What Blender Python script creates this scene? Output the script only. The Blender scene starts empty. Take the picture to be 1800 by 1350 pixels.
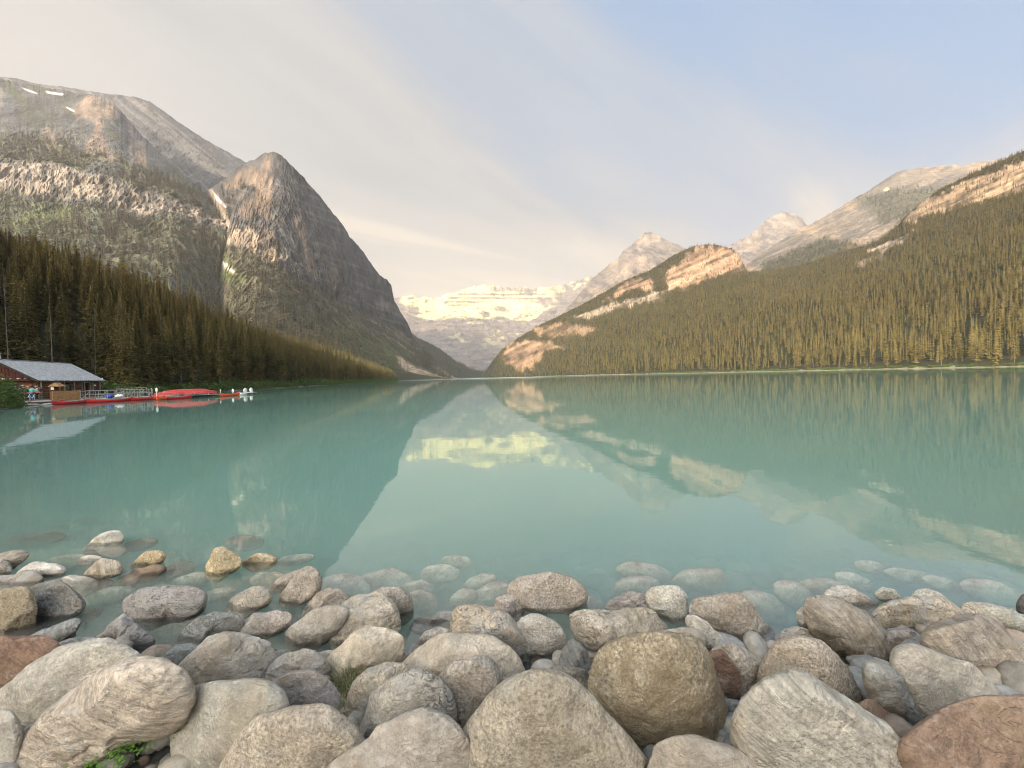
import bpy, bmesh, math, random
import numpy as np
from mathutils import Vector, Matrix

SC = bpy.context.scene
COL = SC.collection
R = math.radians
random.seed(7)
rng = np.random.default_rng(11)

# ------------------------------------------------------------------ camera
CAMZ = 1.7
FPX = 650.0                                   # focal length in photo pixels (1800 wide)
PITCH, ROLL = R(1.13), R(1.46)
fw = Vector((0, math.cos(PITCH), -math.sin(PITCH)))
rt0 = Vector((1, 0, 0)); up0 = rt0.cross(fw)
rt = rt0 * math.cos(ROLL) - up0 * math.sin(ROLL)
up = up0 * math.cos(ROLL) + rt0 * math.sin(ROLL)
M3 = Matrix((rt, up, -fw)).transposed()
camd = bpy.data.cameras.new('camera'); cam = bpy.data.objects.new('camera', camd); COL.objects.link(cam)
cam.matrix_world = Matrix.Translation((0, 0, CAMZ)) @ M3.to_4x4()
camd.sensor_width = 36; camd.lens = 36 * FPX / 1800; camd.clip_start = 0.05; camd.clip_end = 60000
SC.camera = cam
RT, UP, FW = (np.array(v) for v in (rt, up, fw))

def ray(px, py):
    px = np.asarray(px, float); py = np.asarray(py, float)
    a = (px - 900) / FPX; b = -(py - 675) / FPX
    return a[..., None] * RT + b[..., None] * UP + FW

def at(px, py, Y):
    """world point seen at photo pixel (px,py) at world distance Y ahead"""
    d = ray(px, py); Y = np.asarray(Y, float)
    return np.array([0, 0, CAMZ]) + d * (Y / d[..., 1])[..., None]

def atz(px, py, z):
    d = ray(px, py)
    return np.array([0, 0, CAMZ]) + d * ((np.asarray(z, float) - CAMZ) / d[..., 2])[..., None]

def proj(P):
    P = np.asarray(P, float) - np.array([0, 0, CAMZ])
    w = np.maximum(P @ FW, 1e-6)
    return 900 + FPX * (P @ RT) / w, 675 - FPX * (P @ UP) / w

# ------------------------------------------------------------------ light and sky
SUN_EL, SUN_DIR = R(14), Vector((-0.40, -0.92, 0)).normalized()
sd = bpy.data.lights.new('sun', 'SUN'); so = bpy.data.objects.new('sun', sd); COL.objects.link(so)
sd.energy = 2.6; sd.angle = R(0.7); sd.color = (1.0, 0.76, 0.46)
sv = Vector((SUN_DIR.x * math.cos(SUN_EL), SUN_DIR.y * math.cos(SUN_EL), math.sin(SUN_EL)))
so.rotation_euler = sv.to_track_quat('Z', 'Y').to_euler()

class NT:
    """small helper to write node trees"""
    def __init__(s, nt): s.nt = nt; nt.nodes.clear()
    def n(s, t, **k):
        nd = s.nt.nodes.new(t)
        for a, v in k.items():
            if a.startswith('i_'):
                key = a[2:]; key = int(key) if key.isdigit() else key.replace('_', ' ')
                s.put(nd, key, v)
            else: setattr(nd, a, v)
        return nd
    def put(s, nd, key, v):
        sock = nd.inputs[key]
        if isinstance(v, bpy.types.NodeSocket): s.nt.links.new(v, sock)
        elif isinstance(v, bpy.types.Node): s.nt.links.new(v.outputs[0], sock)
        else:
            if isinstance(v, tuple) and len(v) == 3 and sock.type == 'RGBA': v = (*v, 1)
            sock.default_value = v
    def math(s, op, a, b=0.0, c=0.0, clamp=False):
        nd = s.nt.nodes.new('ShaderNodeMath'); nd.operation = op; nd.use_clamp = clamp
        s.put(nd, 0, a); s.put(nd, 1, b); s.put(nd, 2, c); return nd.outputs[0]
    def ramp(s, f, stops, interp='LINEAR'):
        nd = s.nt.nodes.new('ShaderNodeValToRGB'); r = nd.color_ramp; r.interpolation = interp
        while len(r.elements) < len(stops): r.elements.new(0.5)
        for e, (p, c) in zip(r.elements, stops):
            e.position = p; e.color = (c, c, c, 1) if not isinstance(c, tuple) else (*c, 1)
        s.put(nd, 0, f); return nd.outputs[0]
    def mix(s, f, a, b, mode='MIX'):
        nd = s.nt.nodes.new('ShaderNodeMix'); nd.data_type = 'RGBA'; nd.blend_type = mode
        s.put(nd, 0, f); s.put(nd, 6, a); s.put(nd, 7, b); return nd.outputs[2]
    def noise(s, vec, scale, detail=4, rough=0.55, dist=0.0):
        nd = s.nt.nodes.new('ShaderNodeTexNoise'); s.put(nd, 'Vector', vec)
        nd.inputs['Scale'].default_value = scale; nd.inputs['Detail'].default_value = detail
        nd.inputs['Roughness'].default_value = rough; nd.inputs['Distortion'].default_value = dist
        return nd.outputs[0]
    def mapping(s, vec, scale=(1, 1, 1), rot=(0, 0, 0), loc=(0, 0, 0)):
        nd = s.nt.nodes.new('ShaderNodeMapping'); s.put(nd, 0, vec)
        nd.inputs['Scale'].default_value = scale; nd.inputs['Rotation'].default_value = rot
        nd.inputs['Location'].default_value = loc; return nd.outputs[0]

W = bpy.data.worlds.new('World'); SC.world = W; W.use_nodes = True
t = NT(W.node_tree)
tc = t.n('ShaderNodeTexCoord')
sky = t.n('ShaderNodeTexSky', sky_type='NISHITA', sun_disc=False, sun_elevation=SUN_EL,
          sun_rotation=math.atan2(SUN_DIR.x, SUN_DIR.y), altitude=1700.0, air_density=1.0, dust_density=2.0, ozone_density=1.5)
sp = t.n('ShaderNodeSeparateXYZ', i_0=tc.outputs['Generated'])
X, Y, Z = sp.outputs
zc = t.math('MAXIMUM', Z, 0.07)
pl = t.n('ShaderNodeCombineXYZ', i_0=t.math('DIVIDE', X, zc), i_1=t.math('DIVIDE', Y, zc), i_2=0.0)
# thin smoke and veil cloud drawn out in streaks
vr = t.n('ShaderNodeVectorRotate', rotation_type='Z_AXIS', i_0=pl.outputs[0]); vr.inputs['Angle'].default_value = R(-40)
st = t.mapping(vr.outputs[0], scale=(0.22, 0.95, 1), loc=(0.3, 0.15, 0))
n1 = t.noise(st, 1.1, 5, 0.52, 0.6)
n2 = t.noise(t.mapping(pl.outputs[0], scale=(0.35, 0.35, 1), loc=(3.1, 1.2, 0)), 1.0, 3, 0.5, 0.3)
cl = t.math('ADD', t.math('MULTIPLY', n1, 0.9), t.math('MULTIPLY', n2, 0.45))
bias = t.math('ADD', t.math('ADD', t.math('MULTIPLY', X, -0.55), t.math('MULTIPLY', Z, -1.0)), 0.31)   # the veil thins towards one side and upwards
cl = t.math('ADD', cl, bias)
veil = t.ramp(cl, [(0.06, 0.0), (0.30, 0.55), (0.50, 0.94), (0.9, 1.0)], 'EASE')
warm = t.ramp(t.math('ADD', t.math('MULTIPLY', n1, 1.0), t.math('MULTIPLY', Z, -0.35)),
              [(0.22, (4.3, 4.25, 4.2)), (0.34, (5.1, 4.85, 4.6)), (0.46, (7.0, 6.15, 5.1))], 'EASE')
hz = t.ramp(Z, [(0.0, 1.0), (0.14, 0.85), (0.46, 0.0)], 'EASE')
smoke = t.mix(hz, warm, (7.3, 6.2, 5.0))
blue = t.mix(0.86, sky.outputs[0], (2.5, 4.0, 6.3))
col = t.mix(veil, blue, smoke)
# smoky air is brighter round the sun
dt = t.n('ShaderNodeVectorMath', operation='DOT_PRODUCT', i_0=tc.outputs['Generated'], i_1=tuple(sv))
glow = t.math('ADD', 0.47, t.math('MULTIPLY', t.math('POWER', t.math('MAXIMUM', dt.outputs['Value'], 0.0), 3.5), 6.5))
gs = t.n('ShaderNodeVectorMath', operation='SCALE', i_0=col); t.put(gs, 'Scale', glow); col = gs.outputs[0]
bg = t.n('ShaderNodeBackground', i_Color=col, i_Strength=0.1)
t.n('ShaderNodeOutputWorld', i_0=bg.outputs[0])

SC.view_settings.view_transform = 'Standard'; SC.view_settings.look = 'None'
SC.view_settings.gamma = 1; SC.view_settings.exposure = 1.40
SC.render.engine = 'CYCLES'
cy = SC.cycles; cy.pixel_filter_type = 'BLACKMAN_HARRIS'; cy.filter_width = 1.05
cy.max_bounces = 20; cy.diffuse_bounces = 3; cy.glossy_bounces = 3; cy.transmission_bounces = 4
cy.transparent_max_bounces = 12; cy.volume_bounces = 16; cy.use_denoising = True
cy.caustics_reflective = False; cy.caustics_refractive = False
cy.sample_clamp_indirect = 6.0
try: cy.volume_step_rate = 1.0
except Exception: pass

# ------------------------------------------------------------------ noise in numpy
def _h(ix, iy, iz, seed):
    n = (ix.astype(np.int64) * 374761393 + iy.astype(np.int64) * 668265263 + iz.astype(np.int64) * 2147483647 + seed * 144665) & 0xFFFFFFFF
    n = ((n ^ (n >> 13)) * 1274126177) & 0xFFFFFFFF
    n = ((n ^ (n >> 16)) * 2246822519) & 0xFFFFFFFF
    return ((n ^ (n >> 15)) & 0xFFFFFF) / float(0xFFFFFF) * 2 - 1

def vn(P, seed=0):
    F = np.floor(P); f = P - F; f = f * f * f * (f * (f * 6 - 15) + 10)
    x, y, z = F[:, 0], F[:, 1], F[:, 2]; fx, fy, fz = f[:, 0], f[:, 1], f[:, 2]
    r = 0
    for dz in (0, 1):
        wz = fz if dz else 1 - fz
        for dy in (0, 1):
            wy = fy if dy else 1 - fy
            a = _h(x, y + dy, z + dz, seed); b = _h(x + 1, y + dy, z + dz, seed)
            r = r + wz * wy * (a + (b - a) * fx)
    return r

def fbm(P, octv=5, seed=0, gain=0.5, ridged=False):
    P = np.asarray(P, float); s = 0; a = 1; tot = 0
    for i in range(octv):
        v = vn(P * (2.03 ** i) + 17.3 * i, seed + i * 31)
        if ridged: v = 1 - 2 * np.abs(v)
        s = s + a * v; tot += a; a *= gain
    return s / tot

def ss(a, b, x):
    u = np.clip((x - a) / (b - a), 0, 1); return u * u * (3 - 2 * u)

def inpoly(px, py, poly):
    c = np.zeros(len(px), bool); n = len(poly)
    for i in range(n):
        x1, y1 = poly[i]; x2, y2 = poly[(i + 1) % n]
        k = ((y1 > py) != (y2 > py)) & (px < (x2 - x1) * (py - y1) / ((y2 - y1) or 1e-9) + x1)
        c ^= k
    return c

def segdist(x, y, poly, closed=True):
    d = np.full(len(x), 1e18); n = len(poly)
    for i in range(n if closed else n - 1):
        x1, y1 = poly[i]; x2, y2 = poly[(i + 1) % n]
        dx, dy = x2 - x1, y2 - y1
        u = np.clip(((x - x1) * dx + (y - y1) * dy) / max(dx * dx + dy * dy, 1e-9), 0, 1)
        d = np.minimum(d, (x - x1 - u * dx) ** 2 + (y - y1 - u * dy) ** 2)
    return np.sqrt(d)

def soft(px, py, poly, w, wob=None):
    """1 inside a closed outline, 0 outside, with a soft wobbly edge"""
    d = segdist(px, py, poly); s = np.where(inpoly(px, py, poly), d, -d)
    if wob is not None: s = s + wob
    return ss(-w, w, s)

# ------------------------------------------------------------------ object helpers
def tag(o, label=None, cat=None, group=None, kind=None):
    if label: o['label'] = label
    if cat: o['category'] = cat
    if group: o['group'] = group
    if kind: o['kind'] = kind
    return o

def link(name, me, mat=None, parent=None):
    o = bpy.data.objects.new(name, me); COL.objects.link(o)
    if mat is not None and me is not None and not me.materials: me.materials.append(mat)
    if parent is not None: o.parent = parent
    return o

def empty(name, loc=(0, 0, 0), rz=0.0):
    o = bpy.data.objects.new(name, None); COL.objects.link(o); o.location = loc; o.rotation_euler = (0, 0, rz)
    o.empty_display_size = 0.2; return o

def npmesh(name, V, F, cols=None, smooth=True):
    """mesh from numpy verts and faces (all quads or all tris)"""
    me = bpy.data.meshes.new(name); V = np.asarray(V, np.float32); F = np.asarray(F, np.int32)
    k = F.shape[1]
    me.vertices.add(len(V)); me.vertices.foreach_set('co', V.ravel())
    me.loops.add(F.size); me.loops.foreach_set('vertex_index', F.ravel())
    me.polygons.add(len(F)); me.polygons.foreach_set('loop_start', np.arange(0, F.size, k, dtype=np.int32))
    me.polygons.foreach_set('loop_total', np.full(len(F), k, np.int32))
    me.polygons.foreach_set('use_smooth', np.full(len(F), smooth, bool))
    me.update(calc_edges=True)
    if cols is not None:
        a = me.color_attributes.new('Col', 'FLOAT_COLOR', 'POINT')
        c = np.ones((len(V), 4), np.float32); c[:, :3] = cols; a.data.foreach_set('color', c.ravel())
    return me

def gridfaces(nr, nc):
    i = np.arange(nr * nc).reshape(nr, nc)
    return np.stack([i[:-1, :-1], i[:-1, 1:], i[1:, 1:], i[1:, :-1]], -1).reshape(-1, 4)

def material(name, build):
    m = bpy.data.materials.new(name); m.use_nodes = True; t = NT(m.node_tree)
    out = t.n('ShaderNodeOutputMaterial'); build(t, out); return m

def simple(name, c, rough=0.7, var=0.0, scale=8.0, metal=0.0, bump=0.0, spec=0.4):
    def b(t, out):
        tc = t.n('ShaderNodeTexCoord'); n = t.noise(tc.outputs['Object'], scale, 5, 0.6)
        cc = t.mix(t.ramp(n, [(0.3, 0.0), (0.7, 1.0)]), tuple(x * (1 - var) for x in c), tuple(min(1, x * (1 + var)) for x in c))
        p = t.n('ShaderNodeBsdfPrincipled', i_Base_Color=cc, i_Roughness=rough, i_Metallic=metal)
        p.inputs['Specular IOR Level'].default_value = spec
        if bump:
            bp = t.n('ShaderNodeBump', i_Height=n, i_Distance=bump); t.put(p, 'Normal', bp.outputs[0])
        t.put(out, 0, p.outputs[0])
    return material(name, b)
# ------------------------------------------------------------------ lake outline (world metres, seen from above)
LAKE = [(12, 2.6), (7, 2.55), (4, 2.5), (1.5, 2.3), (0, 2.25), (-1.5, 2.25), (-3, 2.5), (-4.4, 3.0), (-7, 4.5), (-14, 9), (-27, 18), (-38, 27),
        (-46.5, 33.5), (-51.5, 38.5), (-54, 41.5), (-56, 47), (-59.5, 57), (-65, 75), (-69, 100), (-80, 152), (-92, 200), (-110, 287), (-138, 450), (-165, 700), (-188, 1000),
        (-200, 1310), (-205, 1500), (-190, 1900), (-140, 2150), (-60, 2250), (30, 2200), (60, 1900), (70, 1700), (100, 1500), (165, 1100),
        (231, 750), (277, 450), (286, 310), (291, 210), (295, 160), (290, 60), (200, -30), (60, -22), (24, -4)]
def lake_d(x, y):
    """signed distance from the shore: positive on land"""
    d = segdist(x, y, LAKE); return np.where(inpoly(x, y, LAKE), -d, d)

def ground_z(x, y):
    d = lake_d(x, y)
    P = np.stack([x, y, x * 0], 1)
    rr = np.hypot(x, y)
    near = ss(12, 5, rr)
    land = np.where(d > 0, 0.20 * np.minimum(d, 30) + 0.05 * np.clip(d - 30, 0, 60) + 0.25, 0)
    land = land + np.where(d > 4, fbm(P * 0.05, 4, 5) * np.minimum(d, 30) * 0.05, 0)
    # the left bank climbs as a wooded hillside
    lm = ss(-48, -60, x) * ss(40, 75, y) * ss(1200, 700, y); lm0 = ss(-60, -75, x) * ss(-20, 10, y) * (y <= 75)
    hill = (0.42 - 0.20 * ss(110, 240, y)) * np.clip(d - 2 - 16 * ss(80, 60, y), 0, 95) + fbm(P * 0.03, 4, 25) * 3 * ss(5, 40, d)
    land = np.where(d > 0, land + hill * np.maximum(lm, lm0), land)
    landn = 0.13 * np.minimum(d, 1.2) - 0.03
    water = np.maximum(d * 0.24, -8 + 0.3 * fbm(P * 0.02, 3, 9))
    zz = np.where(d > 0, land * (1 - near) + landn * near, water - 0.12 * near)
    # the strip of flat ground behind the beach where the photographer stands
    flat = ss(60, 20, np.hypot(x, y + 6)) * (d > 0) * (y < 20)
    zz = zz * (1 - flat) + (np.minimum(0.13 * np.minimum(d, 1.2) - 0.03 + 0.05 * np.maximum(d - 1.2, 0), 1.4)) * flat
    zz = zz + 0.05 * fbm(P * 3.1, 3, 2) * near
    return zz

# ------------------------------------------------------------------ terrain material: colour per vertex with grain and relief on top
def terrain_mat(name, s1, s2, bump, streak=1.0, contrast=0.35):
    def b(t, out):
        tc = t.n('ShaderNodeTexCoord'); co = tc.outputs['Object']
        at_ = t.n('ShaderNodeVertexColor', layer_name='Col')
        n1 = t.noise(t.mapping(co, scale=(1, 1, streak)), s1, 8, 0.65)
        n2 = t.noise(co, s2, 6, 0.6, 0.4)
        g = t.math('ADD', t.math('MULTIPLY', n1, 0.6), t.math('MULTIPLY', n2, 0.4))
        k = t.ramp(g, [(0.33, 1 - contrast), (0.67, 1 + contrast)])
        nd = t.n('ShaderNodeMapRange', i_Value=g, i_From_Min=0.33, i_From_Max=0.67, i_To_Min=1 - contrast, i_To_Max=1 + contrast)
        sc = t.n('ShaderNodeVectorMath', operation='SCALE', i_0=at_.outputs[0]); t.put(sc, 'Scale', nd.outputs[0])
        p = t.n('ShaderNodeBsdfPrincipled', i_Base_Color=sc.outputs[0], i_Roughness=0.95)
        p.inputs['Specular IOR Level'].default_value = 0.1
        bp = t.n('ShaderNodeBump', i_Height=n1, i_Distance=bump, i_Strength=0.9); t.put(p, 'Normal', bp.outputs[0])
        t.put(out, 0, p.outputs[0])
    return material(name, b)

# ground: one sheet out to the horizon, fine near the beach
def build_ground():
    rad = np.concatenate([[0.0], np.geomspace(0.35, 60, 170), np.geomspace(62, 2600, 220), np.geomspace(2700, 16000, 16)])
    ang = np.linspace(0, 2 * np.pi, 541)
    # denser columns ahead
    ang = np.concatenate([np.linspace(R(20), R(160), 400, endpoint=False), np.linspace(R(160), R(380), 81)])
    A, RR = np.meshgrid(ang, rad); x = (RR * np.cos(A)).ravel(); y = (RR * np.sin(A)).ravel()
    z = ground_z(x, y)
    far = ss(2600, 9000, np.hypot(x, y)); z = z * (1 - far) + 2 * far
    P = np.stack([x, y, z], 1); d = lake_d(x, y)
    n = fbm(P * 0.5, 4, 3)[:, None]; nf = fbm(P * 6.0, 3, 4)[:, None]
    soil = np.array([0.055, 0.048, 0.034]); litter = np.array([0.035, 0.040, 0.018]); peb = np.where((d < 0)[:, None], np.array([0.44, 0.40, 0.31]), np.array([0.10, 0.09, 0.075]))
    near = ss(14, 6, np.hypot(x, y))[:, None]
    c = soil + (litter - soil) * ss(-0.2, 0.3, n)
    shore = (ss(1.4, 0.3, np.abs(d)) * 0.8)[:, None]
    shore = np.maximum(shore, ((x > 90) & (y > 60) & (d < 6) & (d > -3.5))[:, None] * 1.0)
    c = c * (1 - shore) + np.array([0.30, 0.27, 0.20]) * shore
    # near the camera: dark wet gravel between the boulders
    c = c * (1 - near) + (peb * (0.75 + 0.5 * nf)) * near
    bed = (d < -3)[:, None]
    c = np.where(bed & (near < 0.5), np.array([0.10, 0.12, 0.10]), c)
    me = npmesh('ground', P, gridfaces(len(rad), len(ang)), np.clip(c, 0.01, 1))
    tag(link('ground', me, terrain_mat('ground_soil', 5.0, 0.6, 0.05)), kind='structure')
build_ground()

# ------------------------------------------------------------------ the lake: a closed body of milky water
def water_surface(t, out):
    tc = t.n('ShaderNodeTexCoord'); co = tc.outputs['Object']
    sp = t.n('ShaderNodeSeparateXYZ', i_0=co)
    w1 = t.noise(t.mapping(co, scale=(1.0, 1.6, 1), rot=(0, 0, 0.3)), 0.55, 4, 0.5, 0.3)
    w2 = t.noise(t.mapping(co, scale=(1.0, 1.9, 1), rot=(0, 0, -0.2)), 4.0, 3, 0.5, 0.4)
    w3 = t.noise(co, 0.05, 2, 0.5)
    far = t.n('ShaderNodeMapRange', i_Value=sp.outputs[1], i_From_Min=120.0, i_From_Max=800.0, i_To_Min=0.0, i_To_Max=1.0)
    patch = t.noise(t.mapping(co, scale=(0.006, 0.0022, 1)), 1.0, 3, 0.5, 0.6)
    rip = t.math('MULTIPLY', far.outputs[0], t.ramp(patch, [(0.42, 0.25), (0.58, 1.0)]))
    h = t.math('ADD', t.math('MULTIPLY', w1, 0.0052), t.math('MULTIPLY', w2, 0.0006))
    h = t.math('ADD', h, t.math('MULTIPLY', w3, 0.012))
    h = t.math('MULTIPLY', h, t.math('ADD', 0.75, t.math('MULTIPLY', rip, 2.0)))
    bp = t.n('ShaderNodeBump', i_Height=h, i_Distance=1.0, i_Strength=1.0)
    gl = t.n('ShaderNodeBsdfGlossy', i_Roughness=t.math('MULTIPLY', t.math('POWER', rip, 0.8), 0.30), i_Normal=bp.outputs[0])
    shal = t.n('ShaderNodeMapRange', i_Value=t.math('ADD', sp.outputs[1], t.math('MULTIPLY', w1, 1.6)), i_From_Min=3.2, i_From_Max=6.6, i_To_Min=0.02, i_To_Max=0.10); shal.interpolation_type = 'SMOOTHSTEP'
    tr0 = t.n('ShaderNodeBsdfTransparent'); silt = t.n('ShaderNodeMapRange', i_Value=sp.outputs[1], i_From_Min=2.8, i_From_Max=6.2, i_To_Min=0.0, i_To_Max=1.0); milk = t.n('ShaderNodeBsdfDiffuse', i_Color=t.mix(silt.outputs[0], (0.80, 0.76, 0.62), (0.36, 0.66, 0.52)))
    tr = t.n('ShaderNodeMixShader', i_0=shal.outputs[0], i_1=tr0.outputs[0], i_2=milk.outputs[0])      # rock flour floating at the very surface
    geo = t.n('ShaderNodeNewGeometry')       # same reflectance seen from above and from below (nothing is refracted here)
    fr = t.n('ShaderNodeFresnel', i_IOR=t.math('ADD', 2.1, t.math("MULTIPLY", geo.outputs["Backfacing"], 1 / 2.1 - 2.1)), i_Normal=bp.outputs[0])
    mx = t.n('ShaderNodeMixShader', i_0=t.math('MULTIPLY', fr.outputs[0], t.math('SUBTRACT', 1.0, t.math('MULTIPLY', rip, 0.6))), i_1=tr.outputs[0], i_2=gl.outputs[0])
    t.put(out, 0, mx.outputs[0])
    vs = t.n('ShaderNodeVolumeScatter', i_Color=(1.0, 1.0, 1.0), i_Density=1.0, i_Anisotropy=0.0)
    va = t.n('ShaderNodeVolumeAbsorption', i_Color=(0.60, 0.862, 0.80), i_Density=2.9)
    ad = t.n('ShaderNodeAddShader', i_0=vs.outputs[0], i_1=va.outputs[0]); t.put(out, 1, ad.outputs[0])
M_water = material('glacial_water', water_surface)
def build_lake():
    xs = np.array([-420., 420.]); ys = np.array([-40., 2400.])
    V = [(x, y, z) for z in (-9.5, 0.0) for y in ys for x in xs]
    F = [(0, 2, 3, 1), (4, 5, 7, 6), (0, 1, 5, 4), (2, 6, 7, 3), (0, 4, 6, 2), (1, 3, 7, 5)]
    me = npmesh('lake_water', V, F, smooth=False)
    tag(link('lake_water', me, M_water), kind='structure')
build_lake()

# ------------------------------------------------------------------ mountains: lofted through contours (pixel column, pixel row, distance)
SHEETS = {}
def loft(name, p0, p1, cols, contours, rows, color, mat, amp=30, scale=0.004, jag=2.0, seed=1, back=1.3, ridge_amp=0.25,
         flute=0.0, zero_base=True):
    px = np.linspace(p0, p1, cols)
    C = []
    w = max(3, int(34 / (px[1] - px[0])) | 1); kr = np.hanning(w + 2)[1:-1]; kr /= kr.sum()
    for c in contours:
        a = np.array(c, float); yy = np.interp(px, a[:, 0], a[:, 2])
        yy = np.convolve(np.pad(yy, w // 2, mode='edge'), kr, 'valid')
        C.append((np.interp(px, a[:, 0], a[:, 1]), yy))
    PY, YY, T = [], [], []
    for k in range(len(C) - 1):
        n = rows[k]
        for i in range(n):
            u = i / n; PY.append(C[k][0] * (1 - u) + C[k + 1][0] * u); YY.append(C[k][1] * (1 - u) + C[k + 1][1] * u)
            T.append((k + u) / (len(C) - 1))
    jn = fbm(np.stack([px * 0.035, px * 0, px * 0], 1), 5, seed + 50, 0.6) * jag
    PY.append(C[-1][0] + 0 * px); YY.append(C[-1][1] + 0 * px); T.append(1.0)
    PY = np.array(PY); YY = np.array(YY); T = np.array(T)
    PY = PY + jn[None, :] * ss(0.5, 1.0, T)[:, None]
    jf = fbm(np.stack([px * 0.21, px * 0, px * 0], 1), 4, seed + 51, 0.6) * jag * 0.9; PY = PY + jf[None, :] * ss(0.955, 1.0, T)[:, None]
    PX = np.repeat(px[None, :], len(T), 0)
    P = at(PX, PY, YY)                                  # rows x cols x 3
    W3 = P.reshape(-1, 3)
    sc = scale
    n1 = fbm(W3 * sc, 5, seed, 0.5, True); n2 = fbm(W3 * sc * 3.1, 4, seed + 7, 0.55)
    TT = np.repeat(T[:, None], cols, 1).ravel()
    env = ss(0.0, 0.12, TT) if zero_base else np.ones_like(TT)
    top = 1 - ss(0.72, 1.0, TT) * (1 - ridge_amp * 0.2)
    dz = amp * (n1 * 0.8 + n2 * 0.45) * env * top
    dirn = W3 - np.array([0, 0, CAMZ]); dirn[:, 2] = 0; dirn /= np.linalg.norm(dirn, axis=1)[:, None]
    P2 = W3.copy()
    # push rock towards / away from the viewer as well as up and down, so gullies and buttresses form
    P2 -= dirn * (dz * 0.9)[:, None]
    P2[:, 2] += dz * 0.35 * (1 - ss(0.7, 1, TT))
    if flute:
        fl = fbm(W3 * np.array([sc * 9, sc * 9, sc * 1.3]), 4, seed + 90, 0.6, True)
        fl = fl + 0.30 * fbm(W3 * sc * np.array([34, 34, 14]), 3, seed + 95, 0.6)
        P2 -= dirn * (fl * flute * env * top)[:, None]
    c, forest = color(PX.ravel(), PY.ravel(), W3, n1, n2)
    Pg = P2.reshape(P.shape)
    # back slope so the mountain is solid
    bk = []
    for f, zf in ((1.06, 0.82), (back, 0.0)):
        q = Pg[-1].copy(); q[:, :2] *= f; q[:, 2] = np.maximum(q[:, 2] * zf, -2.0) if zf else -2.0; bk.append(q)
    allP = np.concatenate([Pg, np.array(bk)], 0)
    cg = c.reshape(P.shape); cc = np.concatenate([cg, cg[-1:], cg[-1:]], 0)
    me = npmesh(name, allP.reshape(-1, 3), gridfaces(allP.shape[0], cols)[:, ::-1], np.clip(cc.reshape(-1, 3), 0.005, 1), smooth=not flute)
    tag(link(name, me, mat), kind='structure')
    SHEETS[name] = (Pg, forest.reshape(P.shape[:2]), PX, PY)
    return Pg

def mixc(a, b, f): return a + (np.asarray(b) - a) * f[:, None]

ROCKW = np.array([0.33, 0.255, 0.185]); ROCKG = np.array([0.23, 0.215, 0.20]); ROCKD = np.array([0.12, 0.115, 0.11])
ROCKO = np.array([0.29, 0.195, 0.125]); GRASS = np.array([0.085, 0.105, 0.04]); WOOD = np.array([0.040, 0.042, 0.020])
SCREE = np.array([0.30, 0.265, 0.22]); SUNLIT_SNOW = np.array([0.74, 0.655, 0.31]); PALE = np.array([0.36, 0.29, 0.22])  # snow colour has the warm yellow of the sunlight painted in

M_rockfar = terrain_mat('far_rock', 0.016, 0.004, 22.0, 0.6, 0.5)
M_rockmid = terrain_mat('mountain_rock', 0.06, 0.012, 9.0, 0.35, 0.65)
M_slope = terrain_mat('forest_slope', 0.06, 0.01, 3.0, 0.5)

# --- far snowy mountain at the head of the valley
def col_victoria(px, py, P, n1, n2):
    n = len(px); k = fbm(np.stack([px * .03, py * .08, px * 0], 1), 5, 3, 0.6); f = fbm(np.stack([px * .12, py * .25, px * 0], 1), 4, 6, 0.6)
    c = np.repeat(np.array([[0.19, 0.16, 0.145]]), n, 0)
    c = mixc(c, (0.11, 0.10, 0.10), ss(-0.1, 0.4, f))
    band = 0.5 + 0.5 * np.sin(py * 0.75 + 2.5 * k)
    c = mixc(c, (0.25, 0.205, 0.17), ss(0.5, 1, band) * 0.6)
    top = np.interp(px, [690, 705, 740, 800, 860, 940, 1000, 1050, 1100], [528, 524, 522, 516, 503, 504, 505, 490, 500])
    h = py - top
    lo = np.interp(px, [690, 720, 740, 780, 850, 880, 930, 970, 1000, 1050], [545, 556, 562, 563, 564, 556, 568, 545, 535, 500])
    sn = ss(0, 5, lo - py + 7 * k) * ss(698, 712, px) * ss(985, 955, px + 14 * k)
    # bare ledges in the snow
    ledge = [(815, 512), (850, 515), (930, 509), (955, 512), (975, 530), (950, 535), (900, 528), (862, 530), (835, 540), (790, 540), (775, 532), (790, 522)]
    ls = soft(px, py, ledge, 4, 5 * k); strip = ss(-0.15, 0.25, np.sin(py * 0.95 + 1.6 * k) + 0.7 * f)
    sn = sn * (1 - ls * (0.35 + 0.6 * strip))
    for poly in ([(862, 542), (880, 539), (898, 543), (895, 549), (870, 549)], [(842, 552), (858, 551), (866, 555), (850, 559)],
                 [(945, 520), (972, 523), (975, 538), (955, 540), (944, 532)], [(700, 536), (735, 538), (740, 552), (722, 560), (702, 556)],
                 [(862, 503), (945, 505), (944, 511), (862, 513)], [(800, 543), (815, 541), (813, 547)], [(900, 560), (912, 552), (925, 549), (915, 560)]):
        sn = sn * (1 - soft(px, py, poly, 2.5, 4 * f) * 0.9)
    sn = sn * (1 - 0.9 * ss(0.30, 0.5, f + 0.2 * k))
    low = ss(0.30, 0.45, k + 0.4 * f) * ss(640, 575, py) * ss(565, 575, py) * 0.5
    top2 = ss(0.1, 0.3, f) * ss(18, 3, h) * ss(960, 1000, px) * 0.9
    c = mixc(c, SUNLIT_SNOW, np.clip(np.maximum(np.maximum(sn, low), top2), 0, 1))
    return c, np.zeros(n)
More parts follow.
